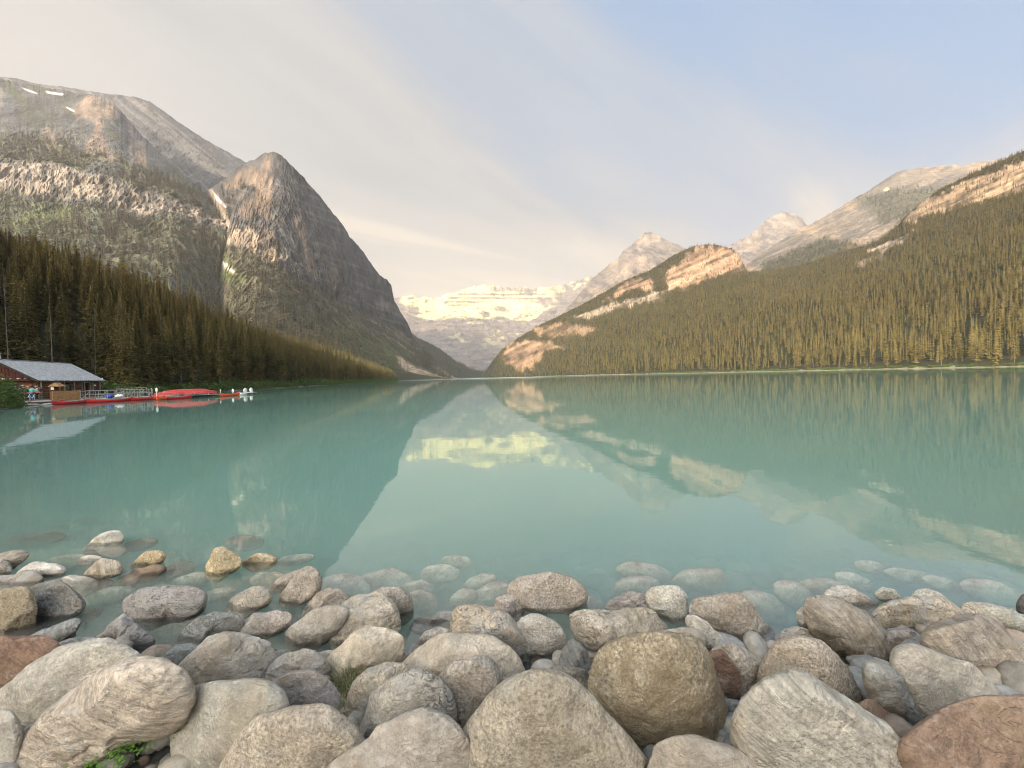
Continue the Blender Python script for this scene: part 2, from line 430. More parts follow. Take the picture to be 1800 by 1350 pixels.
loft('snow_mountain', 560, 1240, 620,
     [[(560, 668, 4200), (690, 668, 4000), (850, 664, 3700), (1240, 656, 3900)],
      [(560, 625, 5200), (700, 628, 4900), (780, 640, 4500), (850, 638, 4400), (950, 610, 4900), (1240, 600, 5200)],
      [(560, 590, 6000), (700, 575, 6000), (780, 572, 6000), (900, 574, 6000), (1000, 560, 6000), (1240, 560, 6000)],
      [(560, 570, 6300), (690, 552, 6300), (740, 562, 6150), (850, 564, 6150), (930, 566, 6200), (1000, 538, 6300), (1240, 530, 6300)],
      [(560, 580, 7300), (640, 550, 7300), (690, 527, 7300), (705, 525, 7300), (722, 521, 7300), (740, 522, 7300), (770, 521, 7300), (800, 515, 7300), (822, 509, 7300), (846, 503, 7300), (862, 503, 7300),
       (870, 506, 7300), (940, 506, 7300), (948, 503, 7300), (958, 507, 7300), (975, 501, 7300), (1000, 501, 7300), (1015, 494, 7300), (1030, 487, 7300), (1050, 490, 7300), (1080, 480, 7300), (1150, 500, 7300), (1240, 520, 7300)]],
     [45, 55, 40, 60], col_victoria, M_rockfar, amp=110, scale=0.0011, jag=5, seed=3, flute=25)

# --- small bare peaks on the right, behind the forest ridge
def col_peak(px, py, P, n1, n2):
    n = len(px); k = fbm(np.stack([px * .04, py * .05, px * 0], 1), 5, 13, 0.6)
    s = fbm(np.stack([(px + py * 1.2) * .06, (py - px * .4) * .25, px * 0], 1), 4, 23, 0.6)
    c = np.repeat(np.array([[0.205, 0.17, 0.145]]), n, 0); c = mixc(c, (0.105, 0.095, 0.09), ss(-0.15, 0.3, s)); c = mixc(c, (0.27, 0.215, 0.165), ss(0.0, 0.4, k))
    c = mixc(c, (0.5, 0.48, 0.44), ss(0.66, 0.74, s + 0.4 * k) * 0.7)
    return c, np.zeros(n)
loft('pointed_peak', 850, 1360, 330,
     [[(850, 668, 2700), (1000, 620, 3000), (1360, 560, 3000)],
      [(850, 658, 3500), (950, 610, 3700), (1050, 540, 3700), (1120, 500, 3600), (1360, 520, 3600)],
      [(850, 664, 4200), (880, 640, 4300), (940, 592, 4500), (985, 555, 4500), (1020, 515, 4500), (1040, 490, 4500), (1058, 474, 4500), (1072, 462, 4500), (1086, 455, 4500), (1095, 442, 4500), (1108, 432, 4500), (1124, 418, 4500), (1133, 411, 4500),
       (1143, 408, 4500), (1152, 412, 4500), (1165, 419, 4500), (1180, 427, 4500), (1198, 434, 4500), (1225, 446, 4500), (1260, 460, 4500), (1360, 500, 4500)]],
     [70, 110], col_peak, M_rockfar, amp=90, scale=0.0016, jag=3, seed=21, flute=22)
loft('rounded_peak', 1200, 1520, 230,
     [[(1200, 560, 3600), (1520, 560, 3600)],
      [(1200, 500, 4300), (1300, 480, 4300), (1380, 450, 4300), (1520, 490, 4300)],
      [(1200, 450, 5200), (1250, 444, 5200), (1285, 430, 5200), (1310, 417, 5200), (1332, 405, 5200), (1342, 392, 5200), (1356, 380, 5200), (1372, 373, 5200), (1382, 371, 5200), (1398, 374, 5200), (1410, 381, 5200), (1417, 394, 5200),
       (1430, 400, 5200), (1460, 430, 5200), (1520, 470, 5200)]],
     [50, 90], col_peak, M_rockfar, amp=80, scale=0.0018, jag=3.5, seed=25, flute=20)

# --- bare shoulder at upper right
def col_shoulder(px, py, P, n1, n2):
    n = len(px); k = fbm(np.stack([px * .02, py * .03, px * 0], 1), 5, 33, 0.6); s = fbm(np.stack([(px + py) * .02, (py + px * .5) * .18, px * 0], 1), 4, 37, 0.6)
    c = np.repeat(np.array([[0.20, 0.165, 0.13]]), n, 0); c = mixc(c, (0.12, 0.11, 0.095), ss(-0.1, 0.3, s)); c = mixc(c, (0.30, 0.225, 0.155), ss(0.05, 0.4, k))
    v = soft(px, py, [(1500, 345), (1560, 335), (1640, 330), (1720, 320), (1720, 360), (1600, 395), (1545, 400), (1530, 372)], 10, 14 * k)
    v = np.maximum(v, soft(px, py, [(1340, 460), (1400, 432), (1450, 422), (1480, 428), (1490, 470), (1340, 500)], 8, 10 * k))
    c = mixc(c, (0.095, 0.092, 0.066), v * 0.85)
    c = mixc(c, SUNLIT_SNOW, soft(px, py, [(1552, 335), (1560, 330), (1564, 334), (1556, 338)], 1.5))
    fr = soft(px, py, [(1340, 470), (1395, 436), (1450, 424), (1480, 428), (1530, 440), (1500, 500), (1340, 510)], 6, 8 * k)
    fr = np.maximum(fr, 0.25 * v)
    return mixc(c, WOOD * 1.6, fr * 0.8), fr
loft('bare_shoulder', 1270, 2150, 520,
     [[(1270, 560, 1500), (1500, 520, 1500), (2150, 400, 1400)],
      [(1270, 515, 1900), (1400, 465, 1900), (1500, 425, 1850), (1600, 390, 1750), (2150, 250, 1600)],
      [(1270, 500, 2500), (1300, 482, 2500), (1316, 462, 2550), (1335, 447, 2550), (1350, 438, 2600), (1375, 422, 2600), (1400, 406, 2600), (1425, 394, 2600), (1450, 380, 2600), (1475, 366, 2600), (1500, 350, 2600), (1530, 333, 2600), (1560, 312, 2600),
       (1583, 299, 2600), (1610, 295, 2600), (1640, 293, 2600), (1680, 290, 2600), (1688, 294, 2600), (1700, 290, 2600), (1720, 284, 2600), (1745, 281, 2600), (1800, 268, 2600), (2150, 210, 2600)]],
     [70, 130], col_shoulder, M_rockmid, amp=38, scale=0.0035, jag=1.6, seed=31, flute=7)

# --- right forested ridge with cliffs
CLIFFS_R = [
    ([(1500, 470), (1530, 455), (1560, 440), (1550, 452), (1520, 468)], 0.6, PALE),
    ([(1170, 492), (1180, 468), (1208, 447), (1232, 434), (1262, 433), (1290, 439), (1305, 452), (1313, 474), (1302, 483), (1262, 488), (1238, 497), (1205, 510), (1180, 512)], 1.0, ROCKO),
    ([(1080, 512), (1100, 495), (1125, 484), (1142, 492), (1146, 508), (1120, 512), (1100, 516), (1080, 524), (1062, 530)], 1.0, ROCKO),
    ([(1010, 558), (1050, 545), (1090, 532), (1140, 520), (1180, 508), (1185, 520), (1130, 533), (1080, 545), (1040, 560)], 0.75, PALE),
    ([(940, 580), (965, 574), (1000, 566), (1030, 574), (1045, 580), (1030, 590), (985, 588), (945, 590)], 0.8, ROCKO),
    ([(885, 622), (898, 604), (925, 600), (965, 606), (990, 612), (960, 618), (945, 634), (930, 648), (918, 655), (905, 645), (888, 640)], 1.0, ROCKO),
    ([(1530, 442), (1570, 424), (1606, 406), (1600, 418), (1572, 436), (1545, 444)], 1.0, PALE),
    ([(1585, 392), (1600, 372), (1640, 345), (1690, 325), (1740, 305), (1800, 280), (1900, 240), (2160, 150), (2160, 215), (1900, 300), (1810, 335), (1760, 348), (1700, 362), (1650, 375), (1610, 392)], 1.0, np.array([0.34, 0.245, 0.155])),
]
def col_right(px, py, P, n1, n2):
    n = len(px); k = fbm(np.stack([px * .035, py * .05, px * 0], 1), 5, 43, 0.6)
    f = fbm(np.stack([px * .12, py * .10, px * 0], 1), 4, 47, 0.6)
    s = fbm(np.stack([(px * .45 + py) * .16, (py - px) * .012, px * 0], 1), 4, 53, 0.6)
    c = np.repeat(WOOD[None] * 0.7, n, 0); c = mixc(c, (0.045, 0.045, 0.022), ss(-0.1, 0.4, k))
    fo = np.ones(n)
    for poly, st, rc in CLIFFS_R:
        m = soft(px, py, poly, 4.0, 8 * k + 9 * f) * st
        tex = np.clip(0.85 + 1.0 * s + 0.7 * f, 0.25, 1.3)[:, None]
        c = c * (1 - m[:, None]) + rc * tex * m[:, None]
        fo = fo * (1 - 0.97 * m * (0.80 + 0.2 * (f < 0.25)))
    return c, fo
G_SKY = [(845, 664, 2150), (856, 648, 2120), (870, 628, 2080), (885, 612, 2040), (900, 600, 2000), (930, 582, 1900), (955, 568, 1850), (980, 557, 1800), (1030, 531, 1750), (1080, 503, 1700), (1110, 488, 1680), (1135, 478, 1650),
         (1165, 462, 1600), (1185, 448, 1580), (1205, 438, 1550), (1222, 432, 1530), (1240, 430, 1500), (1262, 431, 1480), (1284, 436, 1450), (1298, 447, 1430), (1306, 462, 1400), (1313, 478, 1370), (1340, 477, 1330), (1370, 474, 1300), (1400, 468, 1270),
         (1440, 456, 1220), (1480, 443, 1180), (1520, 432, 1130), (1550, 420, 1110), (1580, 395, 1100), (1590, 380, 1080), (1625, 352, 1060), (1660, 328, 1010), (1700, 310, 980), (1730, 296, 950), (1760, 283, 910), (1800, 266, 880), (1900, 228, 780), (2150, 150, 620)]
loft('forest_ridge', 845, 2150, 760,
     [[(845, 665, 1950), (870, 664, 1900), (920, 663, 1700), (1000, 661, 1105), (1100, 659, 755), (1300, 654, 455), (1500, 650, 315), (1800, 642, 216), (2150, 632, 164)],
      [(845, 664.5, 2050), (900, 640, 1850), (1000, 608, 1350), (1100, 580, 1100), (1235, 540, 950), (1311, 530, 850), (1400, 535, 720), (1540, 505, 640), (1640, 480, 560), (1800, 430, 480), (2150, 330, 350)],
      [(845, 664, 2120), (900, 612, 1960), (1000, 572, 1640), (1100, 530, 1450), (1170, 512, 1350), (1235, 500, 1300), (1305, 482, 1280), (1400, 490, 1120), (1540, 448, 960), (1610, 395, 900), (1700, 365, 830), (1800, 340, 730), (2150, 240, 500)],
      G_SKY],
     [80, 60, 70], col_right, M_slope, amp=14, scale=0.006, jag=1.5, seed=41, flute=3)

# --- blue forested spur at the far end of the lake
def col_spur(px, py, P, n1, n2):
    n = len(px); return np.repeat(WOOD[None] * 1.1, n, 0), np.ones(n)
loft('valley_spur', 640, 900, 200,
     [[(640, 668, 2300), (900, 663, 2350)],
      [(640, 620, 2700), (740, 630, 2600), (800, 652, 2500), (900, 661, 2500)],
      [(640, 520, 3100), (690, 560, 3050), (725, 588, 3000), (740, 597, 3000), (760, 606, 2950), (780, 618, 2900), (800, 634, 2850), (815, 641, 2850), (828, 650, 2800), (840, 655, 2800), (852, 655, 2800), (866, 648, 2800), (880, 640, 2800), (900, 636, 2800)]],
     [25, 45], col_spur, M_slope, amp=20, scale=0.004, jag=1.5, seed=61)

# --- left: big far shoulder
def col_leftfar(px, py, P, n1, n2):
    n = len(px); k = fbm(np.stack([px * .02, py * .03, px * 0], 1), 5, 73, 0.6); s = fbm(np.stack([(px - py) * .02, (py - px * .8) * .10, px * 0], 1), 4, 77, 0.6); f2 = fbm(np.stack([(px - py) * .10, (py + px) * .03, px * 0], 1), 4, 79, 0.65)
    c = np.repeat(np.array([[0.058, 0.062, 0.070]]), n, 0); c = mixc(c, (0.125, 0.12, 0.116), ss(-0.05, 0.35, s)); c = mixc(c, (0.065, 0.07, 0.05), ss(0.0, 0.4, k) * ss(200, 290, py)); c = mixc(c, (0.07, 0.068, 0.066), ss(0.1, 0.3, f2))
    fr = ss(-0.05, 0.3, k) * ss(285, 330, py) * 0.6
    return c, fr
loft('left_shoulder', -350, 560, 520,
     [[(-350, 560, 1300), (560, 560, 1300)],
      [(-350, 330, 1650), (0, 330, 1650), (200, 330, 1650), (400, 380, 1600), (560, 420, 1500)],
      [(-350, 110, 2000), (0, 136, 2000), (30, 138, 2000), (60, 146, 2000), (100, 151, 2000), (150, 159, 2000), (200, 167, 2000), (235, 170, 2000), (262, 178, 2000), (280, 190, 2000), (300, 204, 2000), (330, 226, 2000), (352, 240, 2000), (375, 253, 2000), (400, 267, 2000), (428, 284, 1950),
       (480, 310, 1900), (560, 360, 1800)]],
     [50, 110], col_leftfar, M_rockmid, amp=45, scale=0.0026, jag=1.5, seed=71, flute=14)

# --- left: nearer flank with spurs, cliff band and lower woods
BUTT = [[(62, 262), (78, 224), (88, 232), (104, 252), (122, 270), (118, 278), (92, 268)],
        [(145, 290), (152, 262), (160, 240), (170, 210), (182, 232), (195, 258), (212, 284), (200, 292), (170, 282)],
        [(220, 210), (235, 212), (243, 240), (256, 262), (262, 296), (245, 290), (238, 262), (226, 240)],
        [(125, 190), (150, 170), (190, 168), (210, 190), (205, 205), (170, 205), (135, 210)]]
BAND_TOP = [(-350, 268), (-100, 280), (0, 284), (60, 282), (110, 292), (150, 306), (200, 318), (240, 332), (290, 345), (330, 360), (370, 378), (410, 392), (440, 400), (600, 420)]
BAND_BOT = [(-350, 350), (0, 345), (60, 352), (120, 362), (160, 356), (210, 372), (260, 385), (300, 380), (340, 396), (380, 404), (410, 420), (440, 440), (600, 520)]
def col_left(px, py, P, n1, n2):
    n = len(px); k = fbm(np.stack([px * .03, py * .03, px * 0], 1), 5, 83, 0.6); f = fbm(np.stack([px * .14, py * .05, px * 0], 1), 4, 87, 0.6)
    s = fbm(np.stack([(px - py * .8) * .09, (py + px * .6) * .012, px * 0], 1), 4, 89, 0.6)
    c = np.repeat(np.array([[0.072, 0.076, 0.082]]), n, 0); c = mixc(c, (0.062, 0.068, 0.050), ss(-0.1, 0.2, s)); c = mixc(c, (0.13, 0.124, 0.115), ss(0.1, 0.4, k + 0.5 * f)); c = mixc(c, (0.05, 0.05, 0.045), ss(0.12, 0.4, f - 0.3 * k))
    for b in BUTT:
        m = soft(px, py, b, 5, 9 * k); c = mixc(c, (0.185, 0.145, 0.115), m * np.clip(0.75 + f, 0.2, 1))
    bt = np.interp(px, *zip(*BAND_TOP)); bb = np.interp(px, *zip(*BAND_BOT))
    wood = ss(0, 1, (py - (bt - 52 + 20 * k)) / 22)                     # trees just above the band
    band = ss(-2, 5, py - bt + 9 * f) * ss(-2, 8, bb - py + 22 * f + 10 * k)
    low = ss(-4, 8, py - bb - 8 * f)
    fr = np.maximum(wood * ss(4, -4, py - bt) * ss(-0.35, 0.1, k + .1), low * ss(-0.45, -0.1, k + 0.3 * f))
    fr = fr * (1 - band * 0.8)
    c = mixc(c, (0.11, 0.115, 0.075), np.clip(fr + low * 0.6, 0, 1) * 0.75)
    rock = mixc(np.repeat(np.array([[0.25, 0.215, 0.18]]), n, 0), (0.07, 0.068, 0.062), ss(-0.1, 0.22, f + 0.3 * k))
    c = c * (1 - band[:, None]) + rock * band[:, None]
    green = soft(px, py, [(-60, 395), (20, 378), (90, 365), (130, 370), (120, 390), (60, 410), (0, 412), (-60, 420)], 10, 16 * k)
    c = mixc(c, GRASS * 0.9, green * 0.7); fr = fr * (1 - 0.7 * green)
    c = mixc(c, (0.62, 0.61, 0.57), 0.85 * np.maximum.reduce([soft(px, py, [(38, 154), (60, 161), (66, 165), (50, 161)], 1.2), soft(px, py, [(80, 160), (112, 165), (110, 168), (84, 164)], 1.2), soft(px, py, [(116, 188), (130, 194), (131, 197), (118, 191)], 0.8)]))
    return c, fr
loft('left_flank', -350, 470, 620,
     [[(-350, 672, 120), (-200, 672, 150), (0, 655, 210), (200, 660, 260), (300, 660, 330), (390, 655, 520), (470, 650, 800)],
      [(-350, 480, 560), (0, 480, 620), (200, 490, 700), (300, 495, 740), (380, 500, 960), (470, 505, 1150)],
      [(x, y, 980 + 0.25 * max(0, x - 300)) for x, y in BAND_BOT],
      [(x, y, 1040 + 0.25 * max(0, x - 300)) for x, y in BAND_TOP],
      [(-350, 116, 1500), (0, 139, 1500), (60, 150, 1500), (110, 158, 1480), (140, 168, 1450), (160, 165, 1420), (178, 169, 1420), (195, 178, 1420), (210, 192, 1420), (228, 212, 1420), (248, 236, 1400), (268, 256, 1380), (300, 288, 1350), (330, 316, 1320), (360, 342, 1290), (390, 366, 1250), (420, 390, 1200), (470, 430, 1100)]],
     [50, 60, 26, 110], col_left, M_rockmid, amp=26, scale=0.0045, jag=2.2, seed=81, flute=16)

# --- left: the steep peak falling to the lake, with talus and woods below
C_BOT = [(330, 400), (400, 432), (451, 442), (490, 468), (526, 497), (571, 517), (620, 543), (680, 570), (725, 598), (770, 643), (805, 665), (830, 668.5)]
def col_cpeak(px, py, P, n1, n2):
    n = len(px); k = fbm(np.stack([px * .03, py * .03, px * 0], 1), 5, 93, 0.6)
    f = fbm(np.stack([(px + py * .25) * .16, (py - px * .2) * .035, px * 0], 1), 4, 97, 0.6)
    s = fbm(np.stack([(px - py * .7) * .02, (py - px * .35) * .20, px * 0], 1), 4, 99, 0.6)
    c = np.repeat(np.array([[0.074, 0.075, 0.080]]), n, 0); c = mixc(c, (0.058, 0.055, 0.054), ss(-0.1, 0.25, f)); c = mixc(c, (0.115, 0.106, 0.10), ss(0.1, 0.4, s + 0.4 * k))
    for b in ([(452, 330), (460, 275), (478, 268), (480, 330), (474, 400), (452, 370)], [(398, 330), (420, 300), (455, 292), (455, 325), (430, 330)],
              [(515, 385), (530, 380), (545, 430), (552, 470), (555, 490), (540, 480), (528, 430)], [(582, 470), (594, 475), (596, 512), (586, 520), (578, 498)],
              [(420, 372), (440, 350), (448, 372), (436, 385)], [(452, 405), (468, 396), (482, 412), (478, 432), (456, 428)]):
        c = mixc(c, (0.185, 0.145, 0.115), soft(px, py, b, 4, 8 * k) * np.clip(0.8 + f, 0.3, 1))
    bb = np.interp(px, *zip(*C_BOT))
    below = ss(-2, 6, py - bb + 6 * f)
    t_s = fbm(np.stack([(px + py) * .01, (py - px * .65) * .22, px * 0], 1), 4, 103, 0.6)
    tal = mixc(np.repeat(np.array([[0.085, 0.08, 0.058]]), n, 0), (0.24, 0.20, 0.155), ss(0.15, 0.55, t_s) * ss(610, 700, px + 40 * k) * 0.6 + ss(0.1, 0.5, t_s) * ss(540, 600, py * 0 + px) * 0.4)
    grs = ss(520, 640, px) * ss(10, 45, py - bb)
    tal = mixc(tal, GRASS, grs * 0.7)
    scree = np.maximum(soft(px, py, [(698, 628), (722, 636), (745, 650), (775, 668), (725, 674), (712, 655)], 4, 8 * k), soft(px, py, [(770, 640), (800, 660), (812, 670), (760, 672), (766, 655)], 4, 6 * k))
    tal = mixc(tal, (0.40, 0.31, 0.22), scree)
    chute = soft(px, py, [(366, 330), (380, 340), (400, 385), (410, 400), (385, 425), (372, 425), (392, 398), (378, 360)], 4, 8 * f)
    meadow = soft(px, py, [(300, 425), (372, 425), (392, 432), (420, 480), (440, 500), (400, 500), (330, 470), (290, 450)], 8, 10 * k)
    tal = mixc(tal, GRASS * 1.35, meadow * 0.85)
    gul = soft(px, py, [(372, 420), (386, 430), (382, 452), (415, 480), (408, 482), (372, 456), (368, 436)], 3, 4 * f)
    c = c * (1 - below[:, None]) + tal * below[:, None]
    bandr = soft(px, py, [(330, 372), (380, 385), (420, 400), (450, 412), (480, 440), (505, 455), (470, 462), (430, 440), (390, 425), (330, 410)], 5, 10 * f)
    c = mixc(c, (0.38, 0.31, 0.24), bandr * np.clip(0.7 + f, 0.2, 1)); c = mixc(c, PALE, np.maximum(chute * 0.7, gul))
    snow = np.maximum(soft(px, py, [(374, 336), (384, 348), (398, 364), (396, 366), (380, 352)], 1.2), soft(px, py, [(384, 456), (398, 464), (414, 481), (410, 482), (392, 466)], 1.2))
    c = mixc(c, (0.60, 0.58, 0.53), snow * 0.85)
    fr = below * (1 - ss(560, 700, px) * 0.75) * (1 - 0.9 * meadow) * (1 - scree) * ss(-0.5, -0.15, k + 0.3 * f) * (1 - bandr * 0.8)
    fr = np.maximum(fr, 0.5 * soft(px, py, [(390, 335), (430, 320), (455, 340), (452, 400), (500, 440), (520, 480), (440, 440), (400, 380)], 8, 16 * k))
    fr = np.maximum(fr, 0.7 * ss(12, 2, np.abs(py - bb - 14)) * ss(640, 680, px))      # thin line of trees under the cliff edge
    fr = np.maximum(fr, 0.8 * soft(px, py, [(715, 612), (745, 618), (775, 640), (745, 655), (712, 640)], 5, 6 * k))
    c = mixc(c, (0.10, 0.098, 0.068), fr * below * 0.7)
    return c, fr * (1 - gul) * (1 - chute * 0.9)
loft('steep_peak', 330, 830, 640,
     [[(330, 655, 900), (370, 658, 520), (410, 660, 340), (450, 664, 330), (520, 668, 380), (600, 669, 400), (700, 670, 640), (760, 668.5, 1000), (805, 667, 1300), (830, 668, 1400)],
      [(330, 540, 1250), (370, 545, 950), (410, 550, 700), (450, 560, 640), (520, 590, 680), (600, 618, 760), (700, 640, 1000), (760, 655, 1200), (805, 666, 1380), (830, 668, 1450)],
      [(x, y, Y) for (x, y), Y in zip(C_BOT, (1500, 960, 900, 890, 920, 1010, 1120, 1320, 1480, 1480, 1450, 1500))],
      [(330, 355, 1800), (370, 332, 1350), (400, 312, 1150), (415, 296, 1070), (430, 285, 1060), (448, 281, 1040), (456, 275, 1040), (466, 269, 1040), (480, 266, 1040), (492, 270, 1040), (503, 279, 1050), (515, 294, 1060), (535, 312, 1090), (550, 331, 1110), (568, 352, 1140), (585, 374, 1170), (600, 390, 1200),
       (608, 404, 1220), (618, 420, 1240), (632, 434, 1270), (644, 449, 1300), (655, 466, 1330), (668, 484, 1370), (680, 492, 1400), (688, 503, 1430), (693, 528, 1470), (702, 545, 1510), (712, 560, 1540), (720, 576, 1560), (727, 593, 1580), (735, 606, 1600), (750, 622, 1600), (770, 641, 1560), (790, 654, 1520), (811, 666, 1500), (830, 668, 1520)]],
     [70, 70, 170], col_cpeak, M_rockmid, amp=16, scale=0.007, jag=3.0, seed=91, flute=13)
# ------------------------------------------------------------------ conifers
def foliage_mat(name, c1, c2, tipw=0.0):
    def b(t, out):
        oi = t.n('ShaderNodeObjectInfo'); tc = t.n('ShaderNodeTexCoord')
        n = t.noise(tc.outputs['Object'], 3.0, 3, 0.6)
        c = t.mix(oi.outputs['Random'], c1, c2)
        c = t.mix(t.ramp(n, [(0.35, 0.0), (0.65, 0.8)]), c, tuple(min(1, x * 1.7) for x in c2))
        # a few trees have turned rusty or yellowish
        r2 = t.math('FRACT', t.math('MULTIPLY', oi.outputs['Random'], 37.7))
        c = t.mix(t.ramp(r2, [(0.90, 0.0), (0.97, 0.55)]), c, (0.13, 0.085, 0.03))
        d = t.n('ShaderNodeBsdfPrincipled', i_Base_Color=c, i_Roughness=0.75); d.inputs['Specular IOR Level'].default_value = 0.15
        t.put(out, 0, d.outputs[0])
    return material(name, b)
M_needle = foliage_mat('spruce_needles', (0.036, 0.041, 0.014), (0.165, 0.132, 0.044))
M_needle_far = foliage_mat('far_needles', (0.018, 0.024, 0.012), (0.055, 0.055, 0.024))
M_bark = simple('spruce_bark', (0.16, 0.125, 0.095), 0.9, 0.4, 14.0, bump=0.02)
M_dead = simple('dead_wood', (0.115, 0.10, 0.082), 0.85, 0.3, 9.0)

def crown_mesh(name, seed, levels, per, parts, rad, droop, z0=0.10, ragged=0.35, top=1.0):
    """unit-height crown of drooping sprays; parts = leaf pieces per side of a branch"""
    r = np.random.default_rng(seed); V = []; F = []
    def tri(a, b, c):
        k = len(V); V.extend([a, b, c]); F.append((k, k + 1, k + 2))
    for i in range(levels):
        u = (i + r.uniform(-.3, .3)) / levels; u = min(max(u, 0), 0.985)
        z = z0 + (top - z0) * u
        prof = (1 - u) ** 0.80 * (0.55 + 0.45 * min(1, u * 7 + 0.15)) + 0.03
        clump = 1 + ragged * math.sin(i * 1.9 + seed) * 0.45
        for j in range(per):
            if r.random() < 0.10: continue
            a = 2 * math.pi * (j + r.uniform(-.4, .4)) / per + i * 2.4
            L = rad * prof * clump * r.uniform(1 - ragged, 1.1); dr = droop * r.uniform(0.5, 1.3) * (1 - 0.75 * u)
            if u > 0.9: dr = -0.6
            ca, sa = math.cos(a), math.sin(a)
            def P(s, w=0.0, dz=0.0):
                rr = L * s; zz = z - dr * L * s * (1.25 - 0.45 * s) + dz
                return (rr * ca - w * sa, rr * sa + w * ca, zz)
            if parts == 0:
                w = L * r.uniform(.30, .48); tri(P(0.0, 0, 0.012), P(0.72, w, -0.008), P(1.0)); tri(P(0.0, 0, 0.012), P(1.0), P(0.72, -w, -0.008))
                continue
            w0 = 0.008 + 0.05 * L
            tri(P(0, -w0), P(0, w0), P(1.0))
            for q in range(parts):
                s = (q + 0.6) / (parts + 0.4); wid = L * (0.42 * (1.08 - s)) * r.uniform(.7, 1.25)
                h = 1.0 / parts * 0.55
                for sg in (-1, 1):
                    hang = r.uniform(0.0, 0.012)
                    tri(P(max(0, s - h)), P(min(1, s + h * 0.6)), P(min(1.02, s + h * r.uniform(.6, 1.3)), sg * wid, -hang))
    k = len(V); tri((0.004, 0, top - .03), (-0.003, 0.004, top - .03), (0, 0, top + .02))
    V = np.array(V); V[:, 2] = np.minimum(V[:, 2], top + 0.02)
    me = npmesh(name, V, F, smooth=False); me.materials.append(M_needle); return me

def trunk_mesh(name, r0=0.011, top=0.97, n=7, seed=0, mat=None, snag=False):
    rr = np.random.default_rng(seed); V = []; F = []
    Z = np.linspace(-0.03, top, 7)
    off = np.cumsum(rr.normal(0, 0.0016, (7, 2)), 0)
    for i, z in enumerate(Z):
        q = r0 * (1.25 if i == 0 else 1.0) * (1 - 0.9 * max(z, 0) / top)
        for j in range(n):
            a = 2 * math.pi * j / n; V.append((off[i, 0] + q * math.cos(a), off[i, 1] + q * math.sin(a), z))
    for i in range(6):
        for j in range(n):
            a, b = i * n + j, i * n + (j + 1) % n; F.append((a, b, b + n)); F.append((a, b + n, a + n))
    if snag:
        for i in range(26):
            z = rr.uniform(.15, .95); a = rr.uniform(0, 6.28); L = rr.uniform(.02, .07) * (1.1 - z); k = len(V)
            ca, sa = math.cos(a), math.sin(a); w = 0.0012
            V += [(-sa * w, ca * w, z), (sa * w, -ca * w, z), (ca * L, sa * L, z - L * .35), (0, 0, z + 2 * w)]
            F += [(k, k + 1, k + 2), (k + 1, k + 3, k + 2), (k + 3, k, k + 2)]
    me = npmesh(name, V, F); me.materials.append(mat or M_bark); return me

NEAR_CROWN = [crown_mesh('crown', s, 52, 6, 3, rad, dr, z0, rg) for s, rad, dr, z0, rg in
              ((1, .125, .45, .05, .35), (2, .105, .55, .16, .45), (3, .14, .40, .02, .30), (4, .095, .6, .30, .5))]
NEAR_TRUNK = [trunk_mesh('trunk', seed=s) for s in range(4)]
SNAG_TRUNK = [trunk_mesh('snag_trunk', 0.0040, 1.0, 6, s, M_dead, True) for s in (11, 12, 13)]
MID_CROWN = [crown_mesh('crown', s, 20, 6, 0, rad, dr, z0, rg) for s, rad, dr, z0, rg in ((21, .13, .5, .04, .4), (22, .11, .6, .12, .45), (23, .15, .4, .02, .35), (24, .085, .7, .25, .6), (25, .12, .45, .08, .7))]
FAR_CROWN = [crown_mesh('crown', s, 10, 5, 0, rad, .5, .03, .4) for s, rad in ((31, .16), (32, .13))]
for _m in FAR_CROWN: _m.materials[0] = M_needle_far

F_SKY = [(-200, 330), (-40, 398), (0, 404), (40, 410), (60, 413), (100, 424), (150, 440), (200, 456), (250, 470), (300, 490), (340, 505), (400, 530), (450, 560), (500, 578), (560, 597), (600, 612), (650, 634), (688, 648), (700, 660), (706, 668)]
def left_forest_points():
    pts = []
    # denser near, sparser with distance
    for (y0, y1, dmax, n) in ((-8, 60, 140, 900), (60, 130, 150, 1200), (130, 260, 110, 1100), (260, 420, 80, 600), (420, 640, 60, 380)):
        c = 0
        while c < n:
            Y = rng.uniform(y0, y1, 400)
            # shore x at this y on the left side
            xs = np.interp(Y, [27, 33.5, 41.5, 47, 57, 75, 100, 152, 200, 287, 450, 700], [-38, -46.5, -54, -56, -59.5, -65, -69, -80, -92, -110, -138, -165])
            X = xs - rng.uniform(1.5, dmax, 400) ** 1.0
            d = lake_d(X, Y); ok = d > 1.6
            # keep the boathouse yard clear
            ok &= ~((Y > 30) & (Y < 60) & (X > -71 - (Y - 40) * 0.15))
            ok &= ~((Y < 40) & (X > -62))
            for x, y in zip(X[ok], Y[ok]): pts.append((x, y)); c += 1
    P = np.array(pts); z = ground_z(P[:, 0], P[:, 1]) - 0.2
    return P, z
LP, LZ = left_forest_points()
H = rng.uniform(9.5, 17.5, len(LP)) * np.where(LP[:, 1] > 250, 1.25, 1.0)
H *= np.where(rng.random(len(LP)) < 0.25, 0.62, 1.0)
bx, by = proj(np.column_stack([LP, LZ])); 
skyrow = np.interp(bx, *zip(*F_SKY))
dd = LP[:, 1] / FPX                                         # metres per photo pixel, roughly
hmax = (by - skyrow) * dd * np.where(rng.random(len(LP)) < 0.14, rng.uniform(1.0, 1.25, len(LP)), rng.uniform(0.62, 1.0, len(LP)))
H = np.where(bx > -150, np.minimum(H, hmax), H)
ok = (H > 3.5) & (bx < 712)
LP, LZ, H, bx, by = LP[ok], LZ[ok], H[ok], bx[ok], by[ok]
